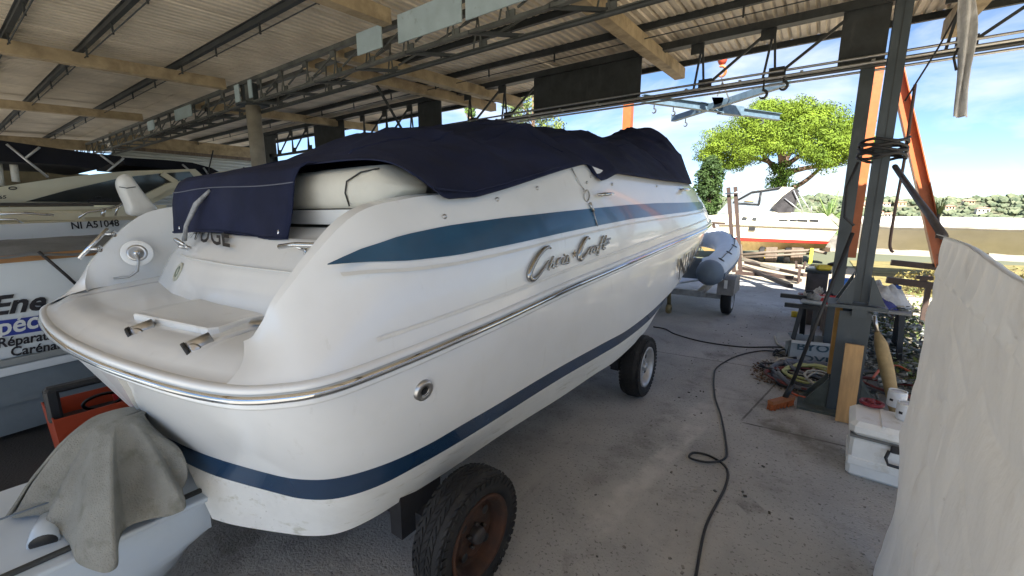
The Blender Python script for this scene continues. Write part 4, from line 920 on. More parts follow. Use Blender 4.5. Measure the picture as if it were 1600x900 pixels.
plank('wood_plank', (.385, 4.50, .68), (.385, 4.42, 0.002), .125, .045, WOOD, 'pale pine plank with a dark knot leaning on the column foot', 'plank')
plank('wood_plank', (.265, 4.86, 1.0), (.265, 4.80, .3), .05, .1, mat('yellow_wood', (.46, .24, .06), .7, var=.2, vscale=6), 'short orange brown board standing behind the column foot', 'plank')
pk_ = thing('paddle_handle', 'tan wooden handle leaning to the right of the column foot', 'handle', (.62, 4.9, 0))
obj('wooden_shaft', MB().tube([(.565, 4.95, .72), (.60, 4.93, .62), (.66, 4.9, .42), (.74, 4.86, .12), (.76, 4.85, .0)], [.018, .05, .055, .045, .03], 10), mat('handle_tan', (.34, .24, .11), .7, var=.25, vscale=7), pk_)
obj('metal_tip', MB().tube([(.53, 4.96, .86), (.565, 4.95, .72)], .016, 8), STEELB, pk_)
br = thing('yard_broom', 'yard broom with orange brown bristles, its black handle leaning on the column', 'broom', (-.07, 4.45, 0))
hd0 = Vector((-.045, 4.5, .09)); obj('handle', MB().tube([hd0, hd0+(Vector((.27, 4.62, 1.62))-hd0)*1.0], .016, 10), BLKP, br)
obj('handle_socket', MB().tube([hd0+Vector((-.02, -.02, -.03)), hd0+Vector((.03, .015, .12))], .024, 8), BLKP, br)
obj('head', MB().bar((-.16, 4.30, .075), (.0, 4.56, .075), .055, .03), mat('broom_wood', (.30, .11, .04), .7, var=.2), br)
m = MB()
for i in range(26):
    for j in range(4):
        p = Vector((-.16, 4.30, .065)).lerp(Vector((0, 4.56, .065)), (i+.5)/26)+Vector((.012*(j-1.5), -.008*(j-1.5), 0)); q = Vector((rnd.uniform(-.012, .012), rnd.uniform(-.012, .012), -.062))
        m.bar(p, p+q, .010, .010)
obj('bristles', m, mat('bristle_orange', (.36, .10, .03), .85, var=.3, vscale=30), br, kind='stuff')
# wooden crate-like carton with stencilled print
bx = thing('printed_carton', 'grey white cardboard carton with dark print among the hoses', 'carton', (.2, 6.0, 0))
bA, bB = Vector((-.08, 5.98, 0)), Vector((.52, 6.10, 0)); n_ = Vector((-.2, 1, 0)).normalized()*.34
CARD = mat('carton_grey', (.40, .42, .42), .85, var=.12, vscale=4)
hh = Vector((0, 0, .26))
m = MB().add([bA, bB, bB+hh, bA+hh, bA+n_, bB+n_, bB+n_+hh, bA+n_+hh], [(0, 1, 2, 3), (1, 5, 6, 2), (5, 4, 7, 6), (4, 0, 3, 7), (0, 4, 5, 1)], True); obj('carton_side', m, CARD, bx, solid=.008)
obj('carton_flap', MB().add([bA+hh, bA+n_+hh, bA+n_+hh+Vector((-.12, .03, -.03)), bA+hh+Vector((-.14, .0, -.06))], [(0, 1, 2, 3)], True).add([bA+hh, bB+hh, bB+hh+Vector((.0, -.03, -.02)), bA+hh+Vector((0, -.05, -.03))], [(0, 1, 2, 3)], True), CARD, bx, solid=.006)
fr_ = Vector((0.03, -.012, 0)); e_ = (bB-bA)
def on(s, t): return bA+e_*s+Vector((0, 0, t))+Vector((.002, -.012, 0))
INK = mat('carton_ink', (.05, .09, .11), .7, var=.1)
obj('print', text_mb('BYO', on(.10, .15), on(.62, .15), on(.10, .235), 0, bold=.02), INK, bx)
obj('print', text_mb('DVDB', on(.20, .02), on(.95, .02), on(.20, .09), 0, bold=.02), INK, bx)
# hoses and cables lying on the ground
def hose(pts, r, m_, lab, cat='hose', g='hoses on the yard floor', n=70): return tag(obj('garden_hose' if cat == 'hose' else 'power_cable', MB().tube(crom(pts, n), r, 7), m_), lab, cat, g)
def loops(cx, cy, rx, ry, n, z0, ph=0, rg=random.Random(5)):
    P = []
    for i in range(int(n*9)):
        a = ph+i*2*math.pi/9; k = 1+rg.uniform(-.16, .16); P.append((cx+rx*k*math.cos(a)+rg.uniform(-.03, .03), cy+ry*k*math.sin(a), z0+rg.uniform(0, .05)))
    return P
HY = mat('hose_yellow_green', (.42, .42, .16), .5, var=.15); HO = mat('hose_orange', (.55, .12, .05), .5, var=.15); HG = mat('hose_grey', (.13, .14, .16), .6, var=.2); HBG = mat('hose_beige', (.42, .38, .30), .6, var=.15); HR = mat('hose_dark_red', (.16, .035, .03), .6, var=.2)
hose(loops(.16, 5.3, .24, .30, 3.2, .07), .013, HY, 'yellow green hose coiled on top of the hose pile')
hose(loops(.08, 5.35, .30, .38, 2.6, .03, 1), .022, HG, 'thick grey hose looped through the middle of the hose pile')
hose(loops(.1, 5.25, .34, .33, 2.3, .02, 2), .012, HR, 'thin dark red hose at the bottom of the pile')
hose(loops(-.02, 5.65, .20, .26, 2.2, .02, .4), .011, HBG, 'beige hose looped at the left edge of the pile')
hose([(-.3, 7.0, .012), (-.24, 6.6, .012), (-.1, 6.35, .02), (-.22, 6.15, .015), (-.2, 5.9, .015), (-.1, 5.65, .02), (.05, 5.6, .03)], .014, HBG, 'beige hose snaking from the sawhorse to the pile')
hose([(.36, 5.0, .02), (.2, 4.78, .02), (.02, 4.78, .02), (-.02, 4.95, .02), (.06, 5.1, .03), (.25, 5.12, .04)], .012, HO, 'orange hose curling around the column base')
hose([(.62, 5.2, .2), (.72, 5.5, .24), (.85, 5.7, .22), (.95, 5.6, .2)], .012, HO, 'short orange hose end to the right of the column')
hose(loops(-.12, 6.1, .13, .15, 2.1, .012, 1.4), .009, HOSEBK, 'thin black cable tangle left of the carton', 'cable', 'cables on the yard floor')
hose([(-.3, 2.0, .009), (-.33, 2.4, .009), (-.30, 2.85, .009), (-.33, 3.08, .009), (-.45, 3.17, .01), (-.56, 3.15, .01), (-.57, 3.06, .01), (-.45, 3.06, .02), (-.36, 3.2, .009), (-.38, 3.4, .009), (-.5, 3.9, .009), (-.62, 4.3, .009), (-.72, 4.8, .009), (-.75, 5.2, .009), (-.62, 5.75, .009), (-.4, 6.15, .009), (-.2, 6.25, .01)], .008, HOSEBK, 'black cable with a small loop running across the concrete', 'cable', 'cables on the yard floor', 150)
hose([(-1.9, 6.5, .009), (-1.71, 6.48, .009), (-1.5, 6.28, .009), (-1.09, 6.13, .009), (-.62, 6.19, .009), (-.27, 6.44, .009), (-.1, 6.5, .01)], .009, HOSEBK, 'black cable from under the boat bow towards the hose pile', 'cable', 'cables on the yard floor')
m = MB(); rg = random.Random(61)
for i in range(260):
    x, y = rg.uniform(-1.1, .6), rg.uniform(1.2, 9.5); L_ = rg.uniform(.004, .022); a = rg.uniform(0, 6.28)
    m.bar((x, y, .004), (x+L_*math.cos(a), y+L_*math.sin(a), .006), L_*rg.uniform(.3, .8), .005)
obj('floor_litter', m, mat('litter_mix', (.03, .025, .02), .9, col2=(.4, .38, .34), vscale=3, detail=2), kind='stuff', origin=(0, 0, 0))
for k_, (cx_, cy_, rx_, ry_, n_, z_, ph_, m_, r_, lb_) in enumerate((
  (.2, 5.55, .30, .22, 2.4, .05, .7, HG, .016, 'second grey hose at the back of the pile'), (.0, 5.15, .22, .2, 1.9, .02, 2.2, HOSEBK, .010, 'black cable loop at the front of the hose pile'),
  (.25, 5.1, .16, .22, 2.6, .09, 1.1, HBG, .009, 'thin beige cord on top of the hose pile'), (-.1, 5.45, .26, .2, 1.7, .03, 3, HOSEBK, .012, 'black hose loop at the left of the pile'),
  (.72, 5.35, .22, .3, 2.2, .10, .2, HG, .014, 'grey hose loops to the right of the column'), (.75, 5.2, .2, .2, 2., .12, 1.9, HR, .010, 'dark red cord behind the cool box'))):
    hose(loops(cx_, cy_, rx_, ry_, n_, z_, ph_, random.Random(80+k_)), r_, m_, lb_)
m = MB(); rg = random.Random(91)
for i in range(700):
    a = rg.uniform(0, 6.283); q = math.sqrt(rg.random()); x, y = .08+.52*q*math.cos(a), 5.35+.55*q*math.sin(a); L_ = rg.uniform(.02, .07); b = rg.uniform(0, 6.28)
    m.add([(x, y, .004+rg.random()*.03), (x+L_*math.cos(b), y+L_*math.sin(b), .008+rg.random()*.03), (x+L_*.5*math.cos(b+.7), y+L_*.5*math.sin(b+.7), .015+rg.random()*.03)], [(0, 1, 2)], True)
obj('dry_leaves', m, mat('leaf_litter', (.09, .045, .03), .9, col2=(.2, .13, .08), vscale=8, detail=2), kind='stuff', origin=(0, 0, 0))
# ================================================================== WORKBENCH
wbn = thing('work_bench', 'cluttered low work bench on black sawhorse legs behind the column', 'work bench', (.35, 6.3, 0))
obj('bench_top', MB().box((.50, 6.45, .695), (.98, .62, .025), -.1), mat('bench_grey', (.26, .26, .25), .7, var=.2, vscale=6), wbn)
obj('rail_bar', MB().bar((-.26, 6.25, .75), (.30, 6.22, .75), .05, .05), BLKP, wbn)
obj('rail_bar', MB().bar((-.20, 6.12, .66), (.2, 6.1, .66), .05, .05), BLKP, wbn)
for a, b in (((-.02, 6.2, .66), (-.1, 6.1, 0)), ((-.0, 6.25, .66), (.02, 6.45, 0)), ((.12, 6.2, .66), (.11, 6.15, 0)), ((.92, 6.4, .68), (.95, 6.3, 0)), ((.92, 6.6, .68), (.95, 6.75, 0))):
    obj('leg', MB().bar(a, b, .055, .05), BLKP, wbn)
def ibox(name, u, v, y, d, m_, lab, cat, rz=0, b=.012): 
    p = aty(u, v, y); return tag(obj(name, MB().box((p[0], p[1], p[2]), d, rz, b), m_), lab, cat)
tz0 = .708
def onb(name, x, y, d, m_, lab, cat, rz=0, z=tz0, b=.012): return tag(obj(name, MB().box((x, y, z+d[2]/2), d, rz, b), m_), lab, cat)
onb('tool_case', .04, 6.36, (.24, .14, .075), mat('maroon_case', (.13, .015, .03), .5, var=.2), 'flat maroon tool case at the left end of the bench', 'tool case', .1)
gt = onb('grey_tray', .07, 6.16, (.22, .16, .035), mat('tray_grey', (.33, .36, .38), .6, var=.1), 'shallow grey tray on the near left corner of the bench', 'tray', -.1)
red = thing('red_tool_box', 'bright red plastic tool box on the bench left of the column', 'tool box', (.31, 6.24, tz0))
obj('box_body', MB().box((.215, 6.22, tz0+.05), (.20, .15, .10), -.2, .015), REDM, red); obj('lid_band', MB().box((.215, 6.22, tz0+.085), (.206, .156, .016), -.2), mat('pale_band', (.5, .45, .45), .5, var=.1), red); obj('handle', MB().tube([(.155, 6.2, tz0+.1), (.175, 6.19, tz0+.13), (.245, 6.21, tz0+.13), (.265, 6.23, tz0+.1)], .009, 6), BLKP, red)
gr = thing('power_sander', 'dirty grey power tool lying in front of the red box', 'power tool', (.2, 6.2, tz0))
obj('motor_body', MB().tube([(.02, 6.18, tz0+.075), (.08, 6.165, tz0+.08), (.15, 6.15, tz0+.05)], [.035, .05, .04], 12), mat('tool_grey', (.22, .22, .22), .6, var=.35, vscale=30), gr); obj('grip', MB().tube([(.08, 6.16, tz0+.1), (.06, 6.15, tz0+.14), (.0, 6.16, tz0+.13)], .016, 8), BLKP, gr)
def cloth(name, x, y, rx, ry, hgt, m_, lab, z=tz0, sd=1):
    def f(u, v):
        a = u*2*math.pi; r = v; k = 1+.18*noise.noise((math.cos(a)*2, math.sin(a)*2, sd)); 
        return (x+rx*r*k*math.cos(a), y+ry*r*k*math.sin(a), z+hgt*(1-r**2.2)*(1+.5*noise.noise((r*4*math.cos(a), r*4*math.sin(a), sd+3)))+.003)
    return tag(obj(name, grid(36, 14, f), m_), lab, 'cloth' if 'cloth' in lab else 'bag')
cloth('white_bag', .12, 6.45, .11, .09, .13, mat('bag_white', (.6, .58, .54), .7, var=.2, vscale=20), 'crumpled white plastic bag behind the maroon case')
cloth('grey_sheet', .72, 6.55, .30, .26, .24, mat('sheet_grey', (.42, .42, .42), .7, var=.18, vscale=9, bump=.6, bscale=25), 'crumpled pale grey plastic bag on the bench right of the column', sd=4)
cloth('indigo_cloth', .68, 6.28, .20, .11, .10, PRPL, 'folded indigo cloth on the bench right of the column', sd=7)
tag(obj('hose_coil', MB().tube(loops(.40, 6.42, .15, .10, 2.3, tz0+.06, .3), .013, 6), HOSEBK), 'black hose coil on the bench behind the red box', 'hose')
for k_, (x_, y_, d_, c_, lb_) in enumerate(((-.0, 6.28, (.05, .05, .11), (.5, .48, .44), 'small pale tin at the left of the bench'), (.12, 6.3, (.10, .07, .05), (.05, .05, .06), 'small black box beside the maroon case'), (.30, 6.42, (.14, .1, .14), (.10, .12, .13), 'dark grey machine block at the back of the bench'),
   (.85, 6.4, (.1, .16, .04), (.3, .25, .18), 'flat tan board at the right end of the bench'), (.55, 6.5, (.1, .1, .2), (.2, .22, .24), 'upright grey drum on the bench behind the column'))):
    onb('bench_item', x_, y_, d_, mat('bench_item_%d' % k_, c_, .6, var=.2, vscale=9), lb_, 'workshop item', .2*k_)
m = MB(); rg = random.Random(93)
for i in range(120):
    x, y = rg.uniform(-.0, .95), rg.uniform(6.2, 6.7); L_ = rg.uniform(.02, .09); a = rg.uniform(0, 6.28); m.bar((x, y, tz0+.008), (x+L_*math.cos(a), y+L_*math.sin(a), tz0+.012+rg.random()*.02), rg.uniform(.006, .02), .012)
obj('bench_scraps', m, mat('scrap_mix', (.05, .06, .055), .9, col2=(.38, .40, .38), vscale=9, detail=2, lo=.45, hi=.62), kind='stuff', origin=(0, 0, 0))
# second table behind with blue tub, machines
tb = thing('steel_cabinet', 'worn dark metal cabinet standing behind the bench', 'cabinet', (.15, 8.3, 0))
obj('cabinet_body', MB().box((.12, 8.3, .42), (.28, .4, .84), 0, .01), mat('cabinet_dark', (.12, .105, .10), .7, .2, var=.35, vscale=6), tb)
obj('cabinet_top', MB().box((.12, 8.3, .865), (.34, .46, .04)), DSTEEL, tb)
obj('cabinet_door', MB().box((.12, 8.09, .45), (.24, .02, .62)), mat('cabinet_dark', (.12, .105, .10)), tb)
tub = thing('blue_canister', 'bright blue plastic jerry can beside the dark cabinet', 'jerry can', (.42, 7.9, .0))
obj('can_body', MB().box((.42, 7.8, .62), (.30, .22, .42), .2, .04), BLUEB, tub)
obj('can_stand', MB().box((.42, 7.8, .2), (.34, .26, .40), .2, .01), WOODD, tub)
obj('can_neck', MB().lathe([(.04, .0), (.04, .06), (.05, .06), (.05, .09), (0, .09)], (.34, 7.78, .82), (0, 0, 1), 12), BLKP, tub)
ey = thing('yellow_tool', 'yellow and black machine on top of the dark cabinet', 'tool', (.2, 8.2, .885))
obj('tool_body', MB().box((.18, 8.2, .93), (.20, .14, .085), .3, .02), YEL, ey); obj('tool_grip', MB().tube([(.24, 8.2, .97), (.36, 8.15, 1.02), (.46, 8.1, .94)], [.03, .035, .025], 8), BLKP, ey); obj('tool_blade', MB().box((.05, 8.2, .92), (.14, .1, .02), .3), STEELB, ey)
tag(obj('net_coil', MB().tube(loops(.62, 7.6, .10, .12, 5, .55, .5), .018, 6), mat('net_olive', (.13, .14, .06), .9, var=.3, vscale=20)), 'olive green rope coil hanging beside the blue jerry can', 'rope')
tag(obj('yellow_cup', MB().lathe([(0, 0), (.05, 0), (.055, .09), (.05, .09), (.045, .01)], (-.12, 8.6, .0), (0, 0, 1), 14), YEL), 'small yellow cup on the ground by the steel bars', 'cup')
cloth('purple_bag', .38, 7.2, .12, .08, .16, mat('purple_bag', (.13, .05, .33), .6, var=.3, vscale=10), 'purple and white crumpled bag below the blue jerry can', z=.5, sd=11)
tag(obj('bag_stool', MB().box((.38, 7.2, .25), (.26, .2, .49), 0, .01), WOODD), 'small weathered wooden stool holding the purple bag', 'stool')
# scrap and debris heap to the right of the column: countless bits
m = MB(); rg = random.Random(21)
for i in range(900):
    x, y = rg.uniform(.55, 1.9), rg.uniform(5.0, 9.0); z = max(0, .30-.25*abs(x-1.1))*rg.random()
    L_ = rg.uniform(.03, .16); a = rg.uniform(0, 6.28); m.bar((x, y, z+.01), (x+L_*math.cos(a), y+L_*math.sin(a), z+rg.uniform(0, .08)), rg.uniform(.01, .06), rg.uniform(.006, .03))
obj('scrap_heap', m, mat('scrap_mix', (.05, .06, .055), .9, col2=(.38, .40, .38), vscale=9, detail=2, lo=.45, hi=.62), kind='stuff', origin=(0, 0, 0))
m = MB(); rg = random.Random(22)
for i in range(60): x, y = rg.uniform(.8, 2.0), rg.uniform(5.2, 8.8); leaves(m, (x, y, .14), (.14, .14, .18), 34, .032, rg=rg)
obj('weeds', m, MIDF, kind='stuff', origin=(0, 0, 0))
rk = thing('scrap_rack', 'low brown steel rail on short legs behind the scrap heap', 'rack', (1.3, 8.4, 0))
obj('rail', MB().bar(aty(1385, 437, 8.4), aty(1462, 447, 8.4), .1, .09), BROWNP, rk)
for u in (1400, 1452): p = aty(u, 442, 8.4); obj('leg', MB().bar(p, (p[0], p[1], 0), .06, .06), BROWNP, rk)
obj('blue_rag', MB().prism([aty(1400, 445, 8.33), aty(1409, 447, 8.33), aty(1407, 466, 8.33), aty(1400, 468, 8.33)], (0, .02, 0)), mat('rag_blue', (.03, .08, .3), .9, var=.2), rk)
vs_ = thing('bench_vice', 'brown T-shaped vice on the steel rail by the tarp edge', 'vice', tuple(aty(1442, 440, 8.4)))
obj('jaw', MB().bar(aty(1431, 433, 8.4), aty(1458, 435, 8.4), .08, .05), BROWNP, vs_); obj('screw_body', MB().bar(aty(1443, 434, 8.4), aty(1442, 442, 8.4), .07, .07), BROWNP, vs_)
# steel bars lying in the sun
for i, (a, b, lab) in enumerate((((1155, 418), (1250, 438), 'long brown steel bar lying nearest on the sunny ground'), ((1165, 410), (1258, 430), 'long brown steel bar lying second in the row'), ((1160, 404), (1215, 420), 'grey steel bar slanting behind the brown bars'), ((1150, 426), (1240, 434), 'thin dark steel bar under the brown bars'), ((1180, 424), (1235, 447), 'short steel bar crossing under the others'))):
    p, q = Vector(atz(*a, .10+.05*i)), Vector(atz(*b, .10+.05*i)); tag(obj('steel_bar', MB().bar(p, q, .10, .08), BROWNP if i != 2 else STEELB), lab, 'steel bar', 'steel bars lying on the yard')
tsd = thing('bar_stand', 'small brown trestle at the right end of the steel bars', 'stand', tuple(atz(1247, 440)))
q = Vector(atz(1247, 442, 0)); obj('upright', MB().bar(q, q+Vector((0, 0, .42)), .09, .06), BROWNP, tsd); obj('fork', MB().bar(q+Vector((-.07, 0, .38)), q+Vector((-.1, 0, .55)), .05, .05).bar(q+Vector((.07, 0, .38)), q+Vector((.1, 0, .55)), .05, .05).bar(q+Vector((-.1, 0, .38)), q+Vector((.1, 0, .38)), .05, .05), BROWNP, tsd)
# ================================================================== INFLATABLE ON ITS TRAILER
dn = thing('inflatable_dinghy', 'grey inflatable dinghy on a small trailer beyond the white bow', 'dinghy', (-2.0, 9, .9))
for s in (1, -1):
    cx = -2.05; P = [(cx+s*.72, 7.5, .80), (cx+s*.72, 7.75, .82), (cx+s*.73, 8.3, .87), (cx+s*.72, 9.0, .95), (cx+s*.62, 9.7, 1.05), (cx+s*.38, 10.25, 1.16), (cx, 10.5, 1.22)]
    C_ = crom(P, 40); rr_ = [.215*min(1, .90+.1*k/3) if k < 4 else .225 for k in range(40)]
    obj('tube', MB().tube(C_, rr_, 20), INFL, dn)
    obj('tube_cone', MB().lathe([(.19, 0), (.217, .0), (.212, -.05), (.17, -.14), (.10, -.19), (0, -.20)], (cx+s*.72, 7.52, .80), (0, .99, .08), 22), INFD, dn)
    st = MB(); st.loft([[(p[0]+s*.222*math.cos(a), p[1]+.0, p[2]+.222*math.sin(a)) for p in C_[1:]] for a in (-.42, -.28, -.14, .0)]); obj('rubbing_strake', st, INFD, dn, solid=.012)
    for k in (6, 14, 20, 27): 
        p = C_[k]; obj('lifeline_patch', MB().lathe([(0, .012), (.05, .01), (.06, 0)], (p[0]+s*.12, p[1], p[2]+.185), (s*.5, 0, .85), 10), BLKP, dn)
    L2 = [(p[0]+s*.11, p[1], p[2]+.215-.02*abs(math.sin(i*.5))) for i, p in enumerate(C_[5:30])]; obj('lifeline', MB().tube(L2, .008, 5), BLKP, dn)
def floor_(u, v): x = -2.05+(u-.5)*1.3*(1-.5*max(0, v-.6)); return (x, 7.7+v*2.5, .66+.5*v*v*.5-.18*(1-abs(2*u-1)))
obj('hull_bottom', grid(9, 12, floor_), INFL, dn, solid=.02)
obj('transom_board', MB().box((-2.05, 7.78, .82), (1.05, .04, .36)), INFD, dn)
dt = thing('dinghy_trailer', 'small galvanised trailer with boxy mudguards under the grey inflatable', 'trailer', (-2.0, 8.5, 0))
GALV = mat('galvanised', (.38, .39, .40), .5, .6, var=.2, vscale=8)
for x in (-2.55, -1.5): obj('side_rail', MB().bar((x, 7.6, .40), (x, 10.4, .5), .08, .1), GALV, dt)
obj('axle', MB().bar((-2.95, 8.15, .30), (-1.15, 8.15, .30), .08, .08), GALV, dt); obj('cross_member', MB().bar((-2.6, 7.65, .40), (-1.4, 7.65, .40), .06, .1), GALV, dt)
for x, s in ((-1.12, 1), (-2.98, -1)):
    wheel((x, 8.15, .27), .265, .16, .15, dt, RIMS, s, tread=False)
    obj('mudguard', MB().add([(x+dx, y, z) for dx in (-.13, .13) for y, z in ((7.78, .40), (7.84, .66), (8.0, .70), (8.4, .66), (8.52, .40))], [(i, i+1, i+6, i+5) for i in range(4)]+[(0, 1, 2, 3, 4), (9, 8, 7, 6, 5)], True), mat('mudguard_grey', (.22, .21, .20), .6, var=.25, vscale=5), dt)
    obj('reflector', MB().box((x, 7.80, .58), (.05, .012, .14)), WHITEP, dt)
jk = obj('jockey_wheel', MB().tube([(-1.95, 7.42, .66), (-1.93, 7.44, .2)], .035, 8).lathe([(.03, -.04), (.08, -.035), (.09, 0), (.08, .035), (.03, .04)], (-1.93, 7.44, .12), (1, 0, 0), 14), mat('jockey_brass', (.25, .2, .1), .5, .5, var=.3), dt)
obj('number_board', MB().box((-2.3, 7.5, .42), (.5, .02, .12)), mat('board_red_white', (.5, .45, .42), .5, var=.1), dt); obj('triangle_reflector', MB().prism([(-2.16, 7.485, .36), (-2.0, 7.485, .36), (-2.08, 7.485, .5)], (0, .01, 0)), REDM, dt)
# ================================================================== WHITE BOAT WITH RED STRIPE (sunlit)
WY = 17.5
def w2(u, v, dy=0): return Vector(aty(u, v, WY+dy))
rb = thing('cabin_cruiser', 'sunlit cream white cabin cruiser with a red stripe below the pine tree', 'boat', (-1, WY+1, 0))
def prof(pts, w, nm, m_, parent=rb, bev=0, label=None):
    """side outline at the near gunwale carried across the beam"""
    P = [w2(u, v) for u, v in pts]; return obj(nm, MB().prism(P, (0, w, 0)), m_, parent)
CRW = mat('sunlit_gelcoat', (.74, .68, .50), .35, var=.05, vscale=2, coat=.3)
def section(pts_top, pts_bot, y0, y1, bulge, nm, m_, n=26):
    """hull skin between two side lines; near side leans outward, far side mirrored"""
    m = MB(); us = np.linspace(pts_top[0][0], pts_top[-1][0], n)
    T_ = [w2(u, np.interp(u, [p[0] for p in pts_top], [p[1] for p in pts_top]), y0) for u in us]
    us2 = np.linspace(pts_bot[0][0], pts_bot[-1][0], n); B_ = [w2(u, np.interp(u, [p[0] for p in pts_bot], [p[1] for p in pts_bot]), y1) for u in us2]
    far = lambda p, k: Vector((p.x, 2*(WY+1.15)-p.y, p.z))
    m.loft([B_, T_, [far(p, 0) for p in T_], [far(p, 0) for p in B_]]); m.add([B_[-1], T_[-1], far(T_[-1], 0), far(B_[-1], 0)], [(0, 1, 2, 3)], True); m.add([B_[0], T_[0], far(T_[0], 0), far(B_[0], 0)], [(3, 2, 1, 0)], True)
    return obj(nm, m, m_, rb, smooth=False)
section([(1070, 352), (1150, 352), (1310, 358)], [(1085, 370), (1150, 371), (1294, 377)], 0, .06, 0, 'hull_side', CRW)
section([(1084, 371), (1150, 372), (1296, 378)], [(1088, 375), (1150, 376), (1293, 381)], .055, .08, 0, 'red_band', REDSTR)
section([(1088, 375.5), (1150, 376.5), (1293, 381.5)], [(1100, 392), (1150, 392), (1288, 388)], .08, .35, 0, 'hull_bottom', mat('bottom_ochre', (.42, .30, .13), .8, var=.25, vscale=2))
section([(1072, 340), (1150, 333), (1215, 331), (1288, 334)], [(1068, 350.5), (1150, 351), (1311, 357)], .28, -.01, 0, 'deck_side', CRW)
obj('rub_strake', MB().tube([w2(1068, 351, -.03), w2(1150, 351.5, -.03), w2(1311, 357.5, -.03)], .03, 6), mat('strake_grey', (.25, .22, .17), .6, var=.2), rb)
# superstructure
section([(1140, 313), (1175, 298), (1225, 293), (1236, 292)], [(1120, 334), (1150, 333), (1215, 333), (1224, 333)], .5, .32, 0, 'cabin_screen', mat('screen_glass', (.20, .23, .25), .12, var=.2, spec=.6))
obj('arch', MB().prism([w2(1182, 331, .30), (w2(1196, 331, .30)), w2(1240, 293, .42), w2(1222, 292, .42)], (0, .08, 0)).prism([w2(1182, 331, 1.95), w2(1196, 331, 1.95), w2(1240, 293, 1.85), w2(1222, 292, 1.85)], (0, .08, 0)).prism([w2(1222, 292, .42), w2(1240, 293, .42), w2(1240, 298, .42), w2(1222, 297, .42)], (0, 1.5, 0)), CRW, rb)
obj('screen_frame', MB().tube([w2(1146, 316, .4), w2(1175, 300, .45), w2(1222, 292.5, .44)], .03, 6).tube([w2(1190, 299, .42), w2(1186, 320, .34)], .028, 6).tube([w2(1150, 317, .36), w2(1186, 319, .34)], .02, 6), BLKP, rb)
obj('open_panel', MB().prism([w2(1163, 314, .36), w2(1172, 306, .40), w2(1186, 306, .40), w2(1178, 315, .36)], (0, .03, 0)), mat('panel_yellowed', (.6, .45, .2), .6, var=.1), rb)
def bim(u, v):
    pu = 1205+u*44-8*v; pv = 326-28*u**.6+v*(20 if u < .5 else 24); p = w2(pu, min(pv, 332), .25+.7*v+.06*math.sin(u*14)); return p
obj('folded_hood', MB().prism([w2(1205, 325, .25), w2(1222, 307, .25), w2(1240, 294, .3), w2(1247, 296, .3), w2(1244, 312, .25), w2(1237, 332, .25), w2(1216, 333, .25)], (0, 1.7, 0)), mat('hood_black', (.035, .033, .035), .9, var=.4, vscale=5, bump=.8, bscale=7), rb)
m = MB()
for a, b in (((1240, 297), (1256, 333)), ((1226, 310), (1252, 330)), ((1247, 300), (1268, 332)), ((1268, 332), (1268, 322))): m.tube([w2(*a, .22), w2(*b, .22)], .016, 6)
obj('hood_frame', m, RIMS, rb)
obj('radar_fin', MB().prism([w2(1170, 287, 1), w2(1178, 287, 1), w2(1197, 297, 1), w2(1190, 299, 1)], (0, .4, 0)), CRW, rb)
for a, b in ((1217, 1231), (1234, 1245), (1246, 1262), (1265, 1279)): obj('side_vent', MB().bar(w2(a, 344.5, .10), w2(b, 345.5, .10), .02, .09), BLKP, rb)
obj('port_light', MB().bar(w2(1170, 357.5, -.01), w2(1180, 358, -.01), .03, .12), BLKP, rb)
obj('rail_cleats', MB().bar(w2(1160, 341, .1), w2(1167, 342, .1), .05, .12).bar(w2(1176, 342, .1), w2(1182, 343, .1), .05, .12), DSTEEL, rb)
obj('stern_bracket', MB().bar(w2(1296, 336, .5), w2(1314, 350, .5), .2, .16).bar(w2(1290, 375, .6), w2(1312, 380, .6), .7, .4), mat('engine_grey', (.18, .17, .15), .7, var=.35, vscale=8), rb)
rt = thing('cruiser_trailer', 'weathered boat trailer under the red striped cruiser', 'trailer', (-1, WY+1, 0))
obj('side_rail', MB().tube([w2(1158, 398, -.1), w2(1200, 394, -.1), w2(1270, 391, -.1), w2(1292, 396, -.1)], .055, 6).tube([w2(1158, 402, -.1), w2(1268, 396, -.1)], .045, 6), mat('rail_tan', (.16, .13, .10), .6, .3, var=.2), rt)
obj('upright', MB().bar(w2(1157, 382, -.1), w2(1159, 404, -.1), .09, .09), MATS['rail_tan'], rt)
obj('yellow_post', MB().bar(w2(1269, 388, -.25), w2(1266, 412, -.25), .11, .09), mat('hi_vis', (.6, .62, .05), .5, var=.1), rt)
for u in (1190, 1230): p = w2(u, 401, .2); wheel((p.x, p.y, .27), .27, .18, .16, rt, YEL, 1, tread=False); wheel((p.x, p.y+1.9, .27), .27, .18, .16, rt, YEL, 1, tread=False)
for u in (1206, 1246): p = w2(u, 395, .5); obj('support_block', MB().box((p.x, p.y, .3), (.35, .5, .6)), WOODD, rt)
# ================================================================== SHRINK-WRAPPED BOAT (right)
wr = thing('wrapped_boat', 'long boat shrouded in white plastic wrap behind the tarp on the right', 'boat', (3.5, 14, 0))
def wrap(u, v):
    x = 1.0+u*6.5; top_ = 1.66+.10*math.sin(u*2.6)-.25*u; c = 15.3+.0*x; half = 1.25
    s = v*2-1; a = abs(s)
    if a < .62: k = a/.62; y = c+half*k*(1 if s > 0 else -1); z = top_-.22*k**1.6
    else: k = (a-.62)/.38; y = c+(half-.62*k)*(1 if s > 0 else -1); z = top_-.22-.62*k
    z += .02*noise.noise((x*3, y*3, 2)); y += .03*noise.noise((x*2.5, z*4, 5)); return (x, y, z)
obj('plastic_wrap', grid(60, 40, wrap), mat('wrap_plastic', (.62, .58, .52), .5, var=.06, vscale=3, bump=.3, bscale=5), wr)
obj('end_wrap', MB().add([wrap(0, v) for v in np.linspace(0, 1, 40)], [tuple(range(40))]), MATS['wrap_plastic'], wr)
